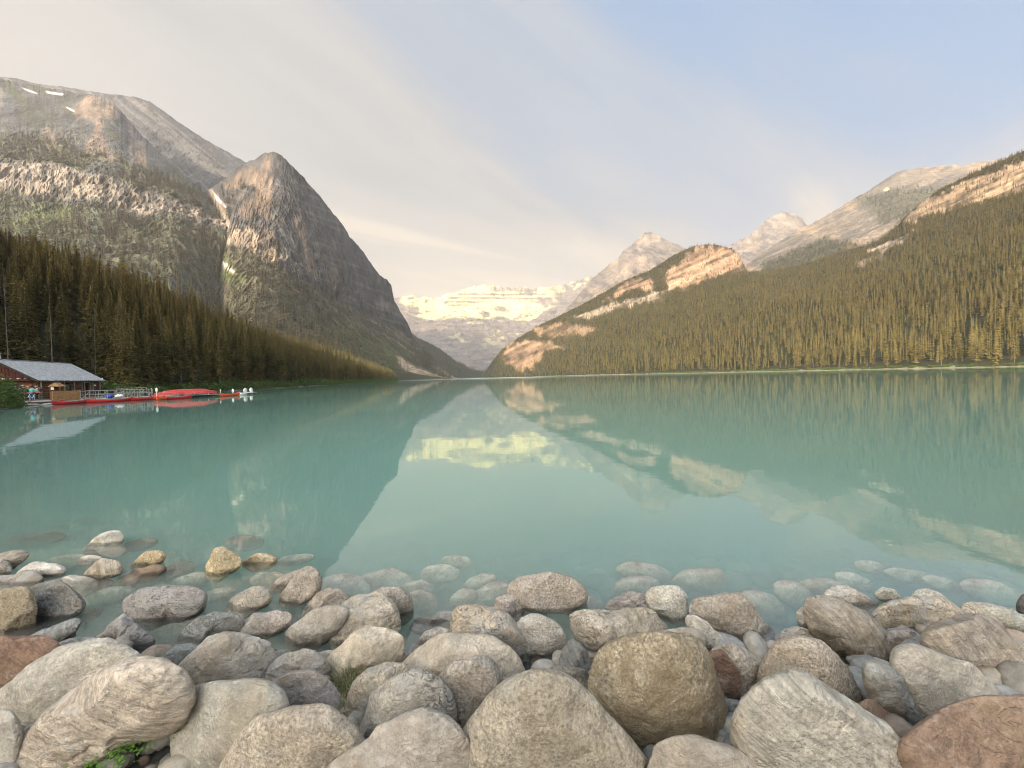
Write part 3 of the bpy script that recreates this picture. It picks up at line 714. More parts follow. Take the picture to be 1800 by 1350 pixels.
# first rows: shrubby young trees right at the water's edge
order = np.argsort(LP[:, 1] ** 2 + LP[:, 0] ** 2)
cover = np.full(1400, 9e9); vis = np.zeros(len(LP))
for i in order:
    hp = H[i] / LP[i, 1] * FPX; w = max(1, int(hp * 0.06)); c0 = int(bx[i]) + 400
    a, b2 = max(0, c0 - w), min(1399, c0 + w + 1)
    if b2 <= a or bx[i] < -20: continue
    top = by[i] - hp; cv = np.median(cover[a:b2]); vis[i] = max(0, min(hp, cv - top)); cover[a:b2] = np.minimum(cover[a:b2], top)
pick = np.argsort(-vis)[:268]; picked = np.zeros(len(LP), bool); picked[pick] = True; picked &= vis > 6

def lean(): return (random.gauss(0, .012), random.gauss(0, .012))
def add_tree(x, y, z, h, k, label, group, near=True, width=1.0, name='spruce_tree', cat='spruce tree'):
    o = empty(name, (x, y, z)); o.scale = (h * width, h * width, h); l = lean(); o.rotation_euler = (l[0], l[1], random.uniform(0, 6.28))
    link('trunk', NEAR_TRUNK[k % 4], None, o)
    link('crown', (NEAR_CROWN if near else MID_CROWN)[k % (4 if near else 3)], None, o)
    tag(o, label, cat, group); return o
ZONES = [(14, 'behind the boathouse gable'), (52, 'above the near half of the boathouse roof'), (92, 'above the middle of the boathouse roof'), (140, 'above the far half of the boathouse roof'), (186, 'above the far corner of the boathouse roof'),
         (228, 'behind the near end of the silver railings'), (270, 'behind the far end of the silver railings'), (306, 'behind the near end of the stacked canoes'), (345, 'behind the middle of the stacked canoes'), (384, 'behind the far end of the stacked canoes'),
         (420, 'behind the float before the white boats'), (456, 'behind the white boats'), (500, 'just past the white boats'), (545, 'well past the white boats'), (590, 'halfway between the white boats and the scree'), (640, 'on the left shore nearing the scree'), (800, 'at the far end beside the scree')]
def left_label(px, h, Y, hp):
    z = next(b for a, b in ZONES if px < a); d = lake_d(np.array([(px - 900) / FPX * Y]), np.array([Y]))[0]
    s = ('tall' if h > 14 else 'short') + ' dark spruce ' + ('at the forest edge ' if d < 9 else 'part-way up the bank ' if d < 30 else 'high on the bank ')
    return s + z, 'spruces ' + z
for n, i in enumerate(np.where(picked)[0]):
    lb, gp = left_label(bx[i], H[i], LP[i, 1], 0)
    add_tree(LP[i, 0], LP[i, 1], LZ[i], H[i], n, lb, gp, True, 1.0 + 0.25 * random.random())

def shore_Y(px, inland, start=30.0):
    Y = np.arange(start, 2200, .5); d = lake_d((px - 900) / FPX * Y, Y); ok = (d > inland) & (Y > start + 5)
    wet = np.where(d < 0)[0]; k = np.where(ok & (np.arange(len(Y)) > (wet[0] if len(wet) else 0)))[0]
    return float(Y[k[0]]) if len(k) else start
# bare pale trunks standing in the forest edge
for px, Y, h, ln, lb in ((16, 74, 490, 0, 'bare pale dead trunk high above the boathouse roof, nearest the left edge'),
                         (95, 66, 515, 0, 'bare pale dead trunk standing right behind the stove pipe of the boathouse'),
                         (168, 84, 556, .03, 'slightly crooked pale dead trunk above the far end of the boathouse roof'),
                         (334, 100, 582, 0, 'thin bare trunk rising behind the middle of the stacked red canoes'),
                         (368, 104, 612, .02, 'bare pale trunk rising behind the far end of the stacked red canoes'),
                         (382, 99, 664, -.12, 'short leaning pale dead trunk at the water beyond the stacked canoes'),
                         (585, 215, 632, 0, 'slender pale dead trunk at the far end of the dark left forest'),
                         (615, 230, 645, .25, 'leaning pale dead trunk tipping over the water at the left forest edge')):
    Y = shore_Y(px, 5.0 if px < 370 else 1.0, Y * .6); h = (662.2 - (px - 900) * .0255 - h) * Y / FPX + 1.7; x = (px - 900) / FPX * Y; z = float(ground_z(np.array([x]), np.array([Y]))[0])
    o = link('dead_trunk', SNAG_TRUNK[int(px) % 3]); o.location = (x, Y, z); o.scale = (h * 1.1, h * 1.1, h); o.rotation_euler = (0, ln, random.uniform(0, 6))
    if ln: o.rotation_euler = (0, ln, 0)
    tag(o, lb, 'dead tree')

# ------------------------------------------------------------------ forests as masses: trees instanced on points
SRC = {}
def gn_forest(name, P, hs, widths, crowns, kind='stuff', tr=None):
    me = bpy.data.meshes.new(name); me.vertices.add(len(P)); me.vertices.foreach_set('co', np.asarray(P, np.float32).ravel())
    for nm, v in (('hgt', hs), ('wid', widths), ('rot', rng.uniform(0, 6.28, len(P)))):
        a = me.attributes.new(nm, 'FLOAT', 'POINT'); a.data.foreach_set('value', np.asarray(v, np.float32))
    a = me.attributes.new('pick', 'INT', 'POINT'); a.data.foreach_set('value', rng.integers(0, len(crowns), len(P)).astype(np.int32))
    o = link(name, me)
    g = bpy.data.node_groups.new(name, 'GeometryNodeTree')
    g.interface.new_socket('Geometry', in_out='INPUT', socket_type='NodeSocketGeometry'); g.interface.new_socket('Geometry', in_out='OUTPUT', socket_type='NodeSocketGeometry')
    N = g.nodes; Lk = g.links.new
    gi = N.new('NodeGroupInput'); go = N.new('NodeGroupOutput'); iop = N.new('GeometryNodeInstanceOnPoints'); gti = N.new('GeometryNodeGeometryToInstance')
    for src in reversed(crowns):
        oi = N.new('GeometryNodeObjectInfo'); oi.inputs['Object'].default_value = src; oi.inputs['As Instance'].default_value = False; oi.transform_space = 'ORIGINAL'
        Lk(oi.outputs['Geometry'], gti.inputs[0]) if len(crowns) == 1 else None
        if len(crowns) > 1:
            g1 = N.new('GeometryNodeGeometryToInstance'); Lk(oi.outputs['Geometry'], g1.inputs[0])
            if 'J' not in locals() or J is None: J = N.new('GeometryNodeJoinGeometry')
            Lk(g1.outputs[0], J.inputs[0])
    def attr(n, dt='FLOAT'):
        a = N.new('GeometryNodeInputNamedAttribute'); a.data_type = dt; a.inputs[0].default_value = n; return a.outputs[0]
    cx = N.new('ShaderNodeCombineXYZ'); w = attr('wid'); Lk(w, cx.inputs[0]); Lk(w, cx.inputs[1]); Lk(attr('hgt'), cx.inputs[2])
    rz = N.new('ShaderNodeCombineXYZ'); Lk(attr('rot'), rz.inputs[2])
    Lk(gi.outputs[0], iop.inputs['Points']); Lk(J.outputs[0] if len(crowns) > 1 else gti.outputs[0], iop.inputs['Instance'])
    iop.inputs['Pick Instance'].default_value = True; Lk(attr('pick', 'INT'), iop.inputs['Instance Index'])
    Lk(rz.outputs[0], iop.inputs['Rotation']); Lk(cx.outputs[0], iop.inputs['Scale']); Lk(iop.outputs[0], go.inputs[0])
    md = o.modifiers.new('forest', 'NODES'); md.node_group = g
    tag(o, kind=kind); return o

# source trees for the masses: ordinary trees that stand in the picture themselves
trees = [o for o in COL.objects if o.name.startswith('spruce_tree')]
def joined(name, crown, trunk):
    bm = bmesh.new(); bm.from_mesh(crown); k = len(bm.faces); bm.from_mesh(trunk); bm.faces.ensure_lookup_table()
    for f in bm.faces[k:]: f.material_index = 1
    me = bpy.data.meshes.new(name); bm.to_mesh(me); bm.free(); me.materials.append(crown.materials[0]); me.materials.append(M_bark); return me
TR_MID = trunk_mesh('trunk', 0.012, 0.9, 4, 5)
srcs_near = []; srcs_mid = []; srcs_far = []
def shore_tree(px, Y, h, me, lb, dx=2.0):
    Y = shore_Y(px, 2.2, 40 if px < 900 else 100); x = (px - 900) / FPX * Y; z = float(ground_z(np.array([x]), np.array([float(Y)]))[0]); o = link('spruce_tree', me); o.location = (x, Y, z - .1); o.scale = (h * 1.05, h * 1.05, h)
    tag(o, lb, 'spruce tree'); return o
srcs_near = [shore_tree(px, Y, h, joined('spruce_tree', NEAR_CROWN[i], NEAR_TRUNK[i]), lb) for i, (px, Y, h, lb) in enumerate((
    (236, 76, 6.5, 'small young spruce at the foot of the forest just beyond the boathouse'), (286, 83, 6.0, 'small bushy spruce in front of the dark trunks behind the red canoes'),
    (398, 103, 9.0, 'young spruce standing over the short leaning dead trunk'), (440, 112, 8.0, 'young spruce directly behind the two white boat ends')))]
srcs_mid = [shore_tree(px, Y, h, joined('spruce_tree', MID_CROWN[i], TR_MID), lb) for i, (px, Y, h, lb) in enumerate((
    (1752, 219.5, 21, 'broad spruce at the water on the right shore close to the right edge'), (1560, 291, 19, 'spruce leaning out of the forest edge on the right shore beside pale logs'),
    (1420, 361, 18, 'spruce at the waterline in the middle of the right shore forest'), (1655, 260, 20, 'thin ragged spruce at the water on the right shore'), (1270, 470, 18, 'small dark spruce at the waterline left of the right shore forest middle')))]
srcs_far = [shore_tree(px, Y, h, joined('spruce_tree', FAR_CROWN[i], TR_MID), lb) for i, (px, Y, h, lb) in enumerate((
    (1010, 1050, 17, 'tiny far spruce at the water just past the orange cliffs'), (930, 1620, 19, 'tiny far spruce at the foot of the orange cliffs')))]

rest = ~picked
PL = np.column_stack([LP, LZ])[rest]; HL = H[rest]; close = PL[:, 1] < 300
gn_forest('left_shore_forest', PL[close], HL[close], HL[close] * rng.uniform(.8, 1.15, close.sum()), srcs_near)
gn_forest('left_shore_forest', PL[~close], HL[~close], HL[~close] * rng.uniform(.6, .95, (~close).sum()), srcs_mid)

def scatter(name, sheet, hfun, cover, cap, srcs, wfac=0.22, wide=1.15, pmin=-400, ymin=None, ymax=None, seed=1):
    Pg, fo, PX, PY = SHEETS[sheet]
    a, b, c, d = Pg[:-1, :-1], Pg[:-1, 1:], Pg[1:, 1:], Pg[1:, :-1]
    cen = (a + b + c + d).reshape(-1, 3) / 4; f = (fo[:-1, :-1] + fo[1:, 1:]).ravel() / 2
    area = (np.linalg.norm(np.cross(b - a, d - a), axis=2)).ravel(); flat = np.abs(np.cross((b - a)[..., :2], (d - a)[..., :2])).ravel()
    ax, ay = proj(a.reshape(-1, 3)); bx_, by_ = proj(b.reshape(-1, 3)); dx_, dy_ = proj(d.reshape(-1, 3))
    ia = np.abs((bx_ - ax) * (dy_ - ay) - (by_ - ay) * (dx_ - ax))
    hh = hfun(ax, ay, cen); hp = hh / np.maximum(cen[:, 1], 1) * FPX
    n = cover * ia / (wfac * hp ** 2) + 0.004 * 0 ; n = np.maximum(n, cover * 0.25 * flat / 60.0 * (hp > 3)); n = np.minimum(n, flat / cap) * f
    r = np.random.default_rng(seed); k = r.poisson(np.maximum(n, 0))
    idx = np.repeat(np.arange(len(k)), k); u, v = r.random(len(idx))[:, None], r.random(len(idx))[:, None]
    A, B, C_, D = (q.reshape(-1, 3)[idx] for q in (a, b, c, d))
    P = A * (1 - u) * (1 - v) + B * u * (1 - v) + C_ * u * v + D * (1 - u) * v
    h = hh[idx] * r.choice([.55, .8, .95, 1.1, 1.3], len(idx)) * r.uniform(.85, 1.15, len(idx)); P[:, 2] -= 0.03 * h + 0.2
    keep = P[:, 2] > -0.6; P, h = P[keep], h[keep]
    print(name, len(P)); gn_forest(name, P, h, h * wide * r.uniform(.85, 1.3, len(h)), srcs)

scatter('right_slope_forest', 'forest_ridge', lambda px, py, P: np.interp(P[:, 2], [0, 60, 250, 500], [17, 15, 12, 10]), 3.6, 7, srcs_mid, wide=0.82, seed=3)
scatter('valley_forest', 'valley_spur', lambda px, py, P: 20 + 0 * px, 3.0, 14, srcs_far, wide=1.2, seed=4)
scatter('left_slope_forest', 'left_flank', lambda px, py, P: np.interp(P[:, 2], [0, 300, 600], [27, 25, 21]), 2.0, 14, srcs_far, wide=1.0, seed=5)
scatter('talus_forest', 'steep_peak', lambda px, py, P: np.interp(P[:, 2], [0, 300, 600], [25, 22, 19]), 2.0, 14, srcs_far, wide=1.0, seed=6)
scatter('shoulder_forest', 'bare_shoulder', lambda px, py, P: 20 + 0 * px, 1.6, 20, srcs_far, wide=1.1, seed=7)
# ------------------------------------------------------------------ boulders of the beach
def rock_mat(name, strata=0.3, speck=0.5, crack=0.5, patch=None, rough_bump=1.0, mott=0.22):
    def b(t, out):
        oi = t.n('ShaderNodeObjectInfo'); tc = t.n('ShaderNodeTexCoord'); ge = t.n('ShaderNodeNewGeometry')
        off = t.n('ShaderNodeVectorMath', operation='SCALE', i_0=(13.1, 7.7, 3.3)); t.put(off, 'Scale', t.math('MULTIPLY', oi.outputs['Random'], 20))
        co = t.n('ShaderNodeVectorMath', operation='ADD', i_0=tc.outputs['Object'], i_1=off.outputs[0]).outputs[0]
        vr = t.n('ShaderNodeVectorRotate', rotation_type='AXIS_ANGLE', i_0=co); vr.inputs['Axis'].default_value = (0.4, 0.5, 0.76); t.put(vr, 'Angle', t.math('MULTIPLY', oi.outputs['Random'], 6.28))
        big = t.noise(co, 4.0, 5, 0.6, 0.6); mid = t.noise(co, 17, 6, 0.68, 0.3); fine = t.noise(co, 75, 5, 0.75)
        stn = t.noise(t.mapping(vr.outputs[0], scale=(3.2, 3.2, 30)), 1.6, 6, 0.65, 0.6)
        cr = t.noise(t.mapping(co, scale=(1, 1, 1.7)), 5.0, 4, 0.6, 1.6)
        crack_d = t.math('ABSOLUTE', t.math('SUBTRACT', cr, 0.5))
        crm = t.ramp(crack_d, [(0.0, 1.0), (0.016, 0.0)]); crm = t.math('MULTIPLY', crm, t.ramp(big, [(0.42, 0.0), (0.55, 1.0)]))
        pit = t.ramp(t.noise(co, 120, 3, 0.7), [(0.30, 1.0), (0.40, 0.0)]); pit = t.math('MULTIPLY', pit, t.ramp(mid, [(0.42, 0.15), (0.6, 1.0)]))
        base = oi.outputs['Color']
        def scale(c, f):
            s = t.n('ShaderNodeVectorMath', operation='SCALE', i_0=c); t.put(s, 'Scale', f); return s.outputs[0]
        def rng_(v, lo, hi, a=0.3, b_=0.7):
            m = t.n('ShaderNodeMapRange', i_Value=v, i_From_Min=a, i_From_Max=b_, i_To_Min=lo, i_To_Max=hi); return m.outputs[0]
        c = scale(base, rng_(big, 1 - mott * 1.3, 1 + mott * 1.1)); c = scale(c, rng_(mid, 0.74, 1.26)); c = scale(c, rng_(fine, 1 - 0.75 * speck, 1 + 0.75 * speck)); c = scale(c, rng_(stn, 1 - 0.42 * strata, 1 + 0.42 * strata))
        # weathering tints and pale crusts
        c = t.mix(t.math('MULTIPLY', t.ramp(t.noise(co, 2.2, 4, 0.6, 1.0), [(0.48, 0.0), (0.66, 1.0)]), 0.40), c, (0.36, 0.27, 0.16))
        c = t.mix(t.math('MULTIPLY', t.ramp(t.noise(co, 9, 6, 0.75, 0.5), [(0.56, 0.0), (0.66, 1.0)]), 0.40), c, (0.58, 0.56, 0.48))
        if patch: c = t.mix(t.ramp(t.noise(co, 3.0, 5, 0.65, 1.2), [(0.46, 0.0), (0.60, 0.8)]), c, patch)
        c = t.mix(t.math('MULTIPLY', crm, 0.65 * crack), c, (0.05, 0.042, 0.035)); c = t.mix(t.math('MULTIPLY', pit, 0.55), c, (0.07, 0.062, 0.05))
        # wet band at the waterline
        z = t.n('ShaderNodeSeparateXYZ', i_0=ge.outputs['Position']).outputs[2]
        wet = t.n('ShaderNodeMapRange', i_Value=t.math('ADD', z, t.math('MULTIPLY', mid, -0.02)), i_From_Min=0.002, i_From_Max=0.022, i_To_Min=1.0, i_To_Max=0.0); wet.interpolation_type = 'SMOOTHSTEP'
        below = t.n('ShaderNodeMapRange', i_Value=z, i_From_Min=-0.035, i_From_Max=-0.005, i_To_Min=0.15, i_To_Max=1.0)
        class _W: outputs = [t.math('MULTIPLY', wet.outputs[0], below.outputs[0])]
        wet = _W
        c = scale(c, t.math('SUBTRACT', 1.0, t.math('MULTIPLY', wet.outputs[0], 0.50)))
        p = t.n('ShaderNodeBsdfPrincipled', i_Base_Color=c, i_Roughness=t.math('SUBTRACT', 0.88, t.math('MULTIPLY', wet.outputs[0], 0.5))); p.inputs['Specular IOR Level'].default_value = 0.35
        h = t.math('ADD', t.math('MULTIPLY', mid, 0.030 * rough_bump), t.math('MULTIPLY', fine, 0.0085 * rough_bump))
        h = t.math('ADD', h, t.math('MULTIPLY', stn, 0.012 * strata)); h = t.math('SUBTRACT', h, t.math('MULTIPLY', crm, 0.006 * crack)); h = t.math('SUBTRACT', h, t.math('MULTIPLY', pit, 0.0016))
        bp = t.n('ShaderNodeBump', i_Height=h, i_Distance=1.0, i_Strength=1.0); t.put(p, 'Normal', bp.outputs[0])
        t.put(out, 0, p.outputs[0])
    return material(name, b)
RM = {'m': rock_mat('smooth_limestone', 0.25, 0.35, 0.45, None, 0.75), 'l': rock_mat('layered_stone', 0.95, 0.35, 0.5, None, 1.0), 'a': rock_mat('speckled_stone', 0.15, 0.8, 0.3, None, 1.3),
      'o': rock_mat('ochre_granite', 0.25, 1.0, 0.35, (0.33, 0.25, 0.14), 1.6, 0.3), 'v': rock_mat('veined_quartzite', 0.6, 0.6, 1.0, (0.52, 0.49, 0.43), 1.3),
      'k': rock_mat('lichened_stone', 0.3, 0.5, 0.3, None, 0.9)}
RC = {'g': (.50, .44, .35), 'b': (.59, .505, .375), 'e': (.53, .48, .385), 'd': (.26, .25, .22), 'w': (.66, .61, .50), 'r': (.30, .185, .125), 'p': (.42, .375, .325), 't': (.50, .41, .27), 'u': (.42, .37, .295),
      'n': (.30, .205, .14), 'k': (.13, .12, .11), 'y': (.60, .47, .28), 's': (.29, .29, .26)}  # y: low golden sun on the left stones, painted into their colour
_ico = {}
def ico(n):
    if n not in _ico:
        bm = bmesh.new(); bmesh.ops.create_icosphere(bm, subdivisions=n, radius=1); bm.verts.ensure_lookup_table()
        _ico[n] = (np.array([v.co[:] for v in bm.verts]), np.array([[v.index for v in f.verts] for f in bm.faces])); bm.free()
    return _ico[n]

def heap_z(cy):
    return float(np.interp(cy, [930, 1000, 1060, 1100, 1150, 1220, 1300, 1380], [-0.22, -0.09, -0.02, 0.03, 0.09, 0.15, 0.19, 0.22]))

def horizon(px): return 662.2 - (px - 900) * 0.0255

ROCKN = 0
def boulder(label, poly, color='g', kind='m', wl=None, z=None, facet=0.8, deep=0.78, group=None, push=0.0, sub=False):
    """poly: outline in photo pixels as seen from the beach; the stone gets real size and depth where it lies"""
    global ROCKN; ROCKN += 1
    r = np.random.default_rng(1000 + ROCKN)
    a = np.array(poly, float); x0, y0 = a.min(0); x1, y1 = a.max(0); cx, cy = (x0 + x1) / 2, (y0 + y1) / 2
    w, h = x1 - x0, y1 - y0
    # polar outline, smoothed
    n = 180; th = np.linspace(-np.pi, np.pi, n, endpoint=False); rad = np.zeros(n)
    q = a - (cx, cy); q[:, 1] *= -1
    for i, t_ in enumerate(th):
        dx, dy = math.cos(t_), math.sin(t_); best = 0
        for k in range(len(q)):
            p1, p2 = q[k], q[(k + 1) % len(q)]; ex, ey = p2 - p1; den = dx * ey - dy * ex
            if abs(den) < 1e-9: continue
            s = (p1[0] * ey - p1[1] * ex) / den; u = (p1[0] * dy - p1[1] * dx) / den
            if s > 0 and -1e-6 <= u <= 1 + 1e-6: best = max(best, s)
        rad[i] = best or min(w, h) / 2
    f = np.fft.rfft(rad); kk = np.arange(len(f)); rad = np.fft.irfft(f * np.exp(-(kk / 13.0) ** 2), n)
    if wl is not None:
        Y = float(atz(cx, wl, 0.0)[1]); d0 = ray(cx, cy); zc = None
        size = math.sqrt(w * h) / 2 / FPX * Y; Y += 0.30 * size * deep + push; C = at(cx, cy, Y)
    else:
        zc = heap_z(cy) if z is None else z; C = atz(cx, cy, zc); C = at(cx, cy, C[1] + push)
    depth = float((C - np.array([0, 0, CAMZ])) @ FW); m = depth / FPX; rd = deep * math.sqrt(w * h) / 2 * m
    rdir = C - np.array([0, 0, CAMZ]); rdir /= np.linalg.norm(rdir)
    big = max(w, h)
    V, F = ico(6 if big > 95 else 5 if big > 40 else 4)
    phi = np.arctan2(V[:, 1], V[:, 0]); s = np.hypot(V[:, 0], V[:, 1]); s = np.minimum(s, 1)
    rr = np.interp(phi, np.append(th, np.pi), np.append(rad, rad[0]))
    # soft flat faces and a full, water-worn body
    D = V.copy(); lump = 1 + 0.05 * fbm(V * 1.3 + ROCKN * 3.7, 3, ROCKN)
    soft_ = 0.25 - 0.16 * min(facet, 1.2)
    for _ in range(int(6 + 9 * facet)):
        nrm = r.normal(size=3); nrm /= np.linalg.norm(nrm)
        c0 = r.uniform(0.62, 0.86) if abs(nrm[2]) > 0.45 else r.uniform(0.86, 0.97)
        dd_ = np.maximum((V @ nrm) * lump, 1e-3); lim = c0 / dd_            # broken flat face with a worn edge
        k = np.clip(0.5 + 0.5 * (lim - 1) / soft_, 0, 1); f_ = (lim * (1 - k) + 1 * k) - soft_ * k * (1 - k) * 0.5
        lump = lump * np.minimum(f_, 1)
    sp_ = s ** (0.88) * 1.14
    off2 = (rr * sp_ * m * lump)[:, None] * (np.cos(phi)[:, None] * RT + np.sin(phi)[:, None] * UP)
    dep = (np.sign(V[:, 2]) * np.abs(V[:, 2]) ** 0.9 * rd * lump)[:, None] * (-rdir)
    L = off2 + dep
    sz = math.sqrt(w * h) / 2 * m
    ax = r.normal(size=3); ax /= np.linalg.norm(ax); Q = L / sz
    nr = L / np.maximum(np.linalg.norm(L, axis=1), 1e-6)[:, None]
    amp = 0.030 + 0.03 * facet
    disp = amp * fbm(Q * 2.6 + ROCKN, 4, 5 + ROCKN, 0.5) + 0.016 * fbm(Q * 9 + ROCKN, 3, 8, 0.55)
    if kind in 'lv': disp = disp + 0.020 * fbm((Q - (Q @ ax)[:, None] * ax) * 1.2 + (Q @ ax)[:, None] * ax * 9 + ROCKN, 4, 15, 0.55, True) * (1 if kind == 'l' else .7)
    groove = fbm(Q * 1.7 + 9.1 * ROCKN, 3, 19, 0.5); disp = disp - 0.035 * np.exp(-(groove / 0.03) ** 2) * (0.3 + facet)
    L = L + nr * (disp * sz)[:, None]
    if sub:                                             # wholly under water: its top ends just below the surface
        zt = z - L[:, 2].max(); C2 = atz(cx, cy, zt); m2 = float((C2 - np.array([0, 0, CAMZ])) @ FW) / FPX; L *= m2 / m; C = C2
    me = npmesh('boulder', L, F); o = link('boulder', me, RM[kind]); o.location = C
    c = np.array(RC[color]) * r.uniform(0.93, 1.07) * (1 + r.normal(0, 0.008, 3)); o.color = (*c, 1)
    tag(o, label, 'rock' if big < 60 else 'boulder', group); return o

def E(cx, cy, w, h, ang=0, n=12, seed=None, jit=0.08):
    rr = random.Random(int(cx * 7 + cy)); ca, sa = math.cos(R(ang)), math.sin(R(ang)); out = []
    for i in range(n):
        t_ = 2 * math.pi * i / n; k = 1 + rr.uniform(-jit, jit); x, y = w / 2 * math.cos(t_) * k, h / 2 * math.sin(t_) * k
        out.append((cx + x * ca + y * sa, cy - x * sa + y * ca))
    return out
B = boulder
# -- left: stones standing in the shallow water
B('whitish pointed stone farthest out in the water on the left', [(140, 966), (158, 956), (170, 944), (188, 936), (206, 934), (216, 942), (212, 955), (195, 968), (165, 976)], 'w', 'm', 957)
B('flat grey stone at the waterline by the left edge, uppermost there', [(-25, 988), (0, 975), (20, 970), (42, 970), (48, 977), (38, 990), (20, 1002), (-5, 1006), (-28, 1000)], 'g', 'l', 1002)
B('small round grey stone cut by the left edge below a flat one', [(-25, 988), (5, 983), (18, 990), (20, 1003), (8, 1014), (-22, 1013)], 'g', 'a', 1010)
B('pale flat-topped stone in the shallows above the pile at the left', [(30, 1010), (45, 998), (62, 989), (85, 990), (105, 993), (115, 1002), (108, 1011), (85, 1016), (50, 1020)], 'w', 'm', 1012)
B('angular pale stone with a ridged top in the left shallows', [(143, 1015), (155, 1003), (170, 988), (180, 983), (205, 988), (212, 997), (212, 1008), (190, 1015), (165, 1018)], 'b', 'l', 1014, facet=1)
B('half-sunk stone painted sunlit gold, left of centre in the left shallows', [(230, 998), (245, 980), (258, 970), (275, 969), (290, 974), (286, 985), (272, 996), (250, 1003)], 'y', 'a', 992)  # sun patch put into the stone colour
B('tiny white tip of a mostly sunken stone in the left shallows', [(132, 992), (145, 980), (158, 976), (175, 979), (182, 986), (160, 996)], 'w', 'm', 985)
B('brown mostly sunken stone with a thin pale tip showing', [(198, 1030), (215, 1015), (235, 1003), (262, 997), (285, 995), (292, 1003), (270, 1017), (235, 1032), (210, 1039)], 'n', 'm', 1008)
B('long reddish-brown slab lying under water in the left shallows', [(234, 1034), (262, 1012), (300, 992), (325, 986), (340, 992), (338, 1005), (310, 1022), (270, 1038)], 'n', 'm', None, -0.09, sub=True)
B('upright stone painted sunlit gold, standing alone in the water', [(360, 1006), (366, 990), (378, 967), (390, 963), (406, 970), (425, 986), (420, 997), (402, 1010), (385, 1019), (365, 1014)], 'y', 'a', 1007)  # golden tone paints the sun on this stone
B('low stone painted sunlit gold, right beside the upright golden one', [(425, 992), (440, 979), (452, 973), (470, 975), (487, 983), (482, 992), (468, 1001), (445, 1004)], 'y', 'm', 990)  # coloured as if sunlit, like the upright one
B('orange-brown stone lying under water beyond the golden ones', [(394, 952), (410, 944), (440, 942), (462, 948), (460, 960), (440, 968), (410, 967), (396, 962)], 'n', 'a', None, -0.08, sub=True)
B('mottled grey stone at the left edge lying above the tan block', [(-20, 1020), (0, 1015), (20, 1010), (45, 1005), (65, 1008), (75, 1020), (70, 1033), (45, 1046), (15, 1056), (-20, 1056)], 'g', 'v')
B('pale lens-shaped stone behind the dark angular block at left', [(78, 1030), (95, 1017), (125, 1013), (150, 1015), (172, 1022), (168, 1031), (150, 1039), (138, 1042), (110, 1046), (85, 1042)], 'w', 'm')
B('small white pebble wedged between flat stones at the left', [(68, 1016), (85, 1012), (98, 1017), (88, 1026), (72, 1030)], 'w', 'm')
B('dark angular block with a tilted flat face at the left', [(44, 1055), (56, 1036), (85, 1025), (100, 1022), (115, 1030), (135, 1048), (148, 1058), (145, 1072), (110, 1094), (75, 1108), (50, 1112), (42, 1084)], 's', 'a', facet=1.3, z=0.05)
B('sandy tan rough block at the left edge above the rust-red boulder', [(-30, 1060), (0, 1045), (30, 1036), (52, 1035), (56, 1052), (61, 1075), (57, 1105), (42, 1120), (10, 1128), (-30, 1130)], 't', 'a', facet=1, z=0.08)
B('thin grey slate slab lying flat in front of the dark block', [(38, 1128), (75, 1108), (105, 1098), (130, 1088), (141, 1092), (133, 1108), (105, 1128), (70, 1142), (40, 1146)], 's', 'l', facet=1.2, z=0.02, deep=0.5)
B('olive stone under water right of the dark angular block', [(146, 1060), (165, 1042), (200, 1032), (225, 1032), (242, 1042), (228, 1056), (190, 1072), (155, 1076)], 'e', 'm', None, -0.07, sub=True)
B('dark brown stone just under water behind the dark block', [(140, 1042), (160, 1025), (185, 1018), (201, 1025), (196, 1036), (165, 1052), (145, 1056)], 'n', 'm', None, -0.07, sub=True)
B('large greenish flat stone under water below the rough pinkish one', [(178, 1082), (190, 1060), (230, 1042), (290, 1030), (345, 1029), (352, 1040), (300, 1066), (240, 1096), (200, 1112), (180, 1100)], 'e', 'm', None, -0.10, sub=True, deep=.5)
B('rough layered pinkish-grey boulder with a deeply creased face', [(224, 1064), (232, 1052), (255, 1040), (290, 1034), (345, 1036), (358, 1045), (362, 1062), (350, 1080), (315, 1093), (275, 1102), (250, 1106), (232, 1090)], 'p', 'v', facet=1.1, z=0.04)
B('dull green slab under water below the olive stone', [(108, 1104), (130, 1082), (155, 1070), (178, 1068), (181, 1077), (162, 1091), (140, 1102), (120, 1112)], 'e', 'l', None, -0.05, sub=True, deep=.5)
B('purple-grey pyramid-shaped rock with a sharp peak', [(163, 1128), (190, 1108), (205, 1090), (217, 1081), (228, 1088), (245, 1105), (267, 1122), (267, 1135), (250, 1150), (215, 1152), (172, 1140)], 'p', 'v', facet=1.3)
B('dark oval stone with pale blotches right of the pyramid rock', [(306, 1127), (325, 1105), (355, 1085), (385, 1077), (410, 1080), (424, 1092), (420, 1105), (395, 1120), (360, 1132), (325, 1137)], 's', 'v', z=0.03)
B('half-sunk pale stone directly under the low golden stone', [(398, 1070), (408, 1052), (425, 1040), (455, 1032), (470, 1038), (476, 1052), (470, 1062), (445, 1080), (420, 1088), (402, 1082)], 'b', 'v', 1067)
B('oval stone with a dished top, half sunk in the still pool', [(420, 1114), (430, 1096), (450, 1080), (475, 1074), (500, 1078), (511, 1085), (505, 1100), (485, 1116), (460, 1124), (435, 1126)], 'g', 'v', 1112)
B('grey stone half hidden behind the tilted upright boulder', [(474, 1033), (490, 1018), (510, 1006), (535, 1002), (542, 1015), (528, 1032), (500, 1040), (480, 1042)], 'g', 'a', 1034, push=.05)
B('tilted upright grey boulder with a black wet underside', [(489, 1060), (495, 1045), (510, 1022), (522, 1008), (540, 998), (555, 1003), (564, 1018), (562, 1035), (545, 1052), (520, 1064), (505, 1069), (492, 1067)], 'g', 'a', 1062)
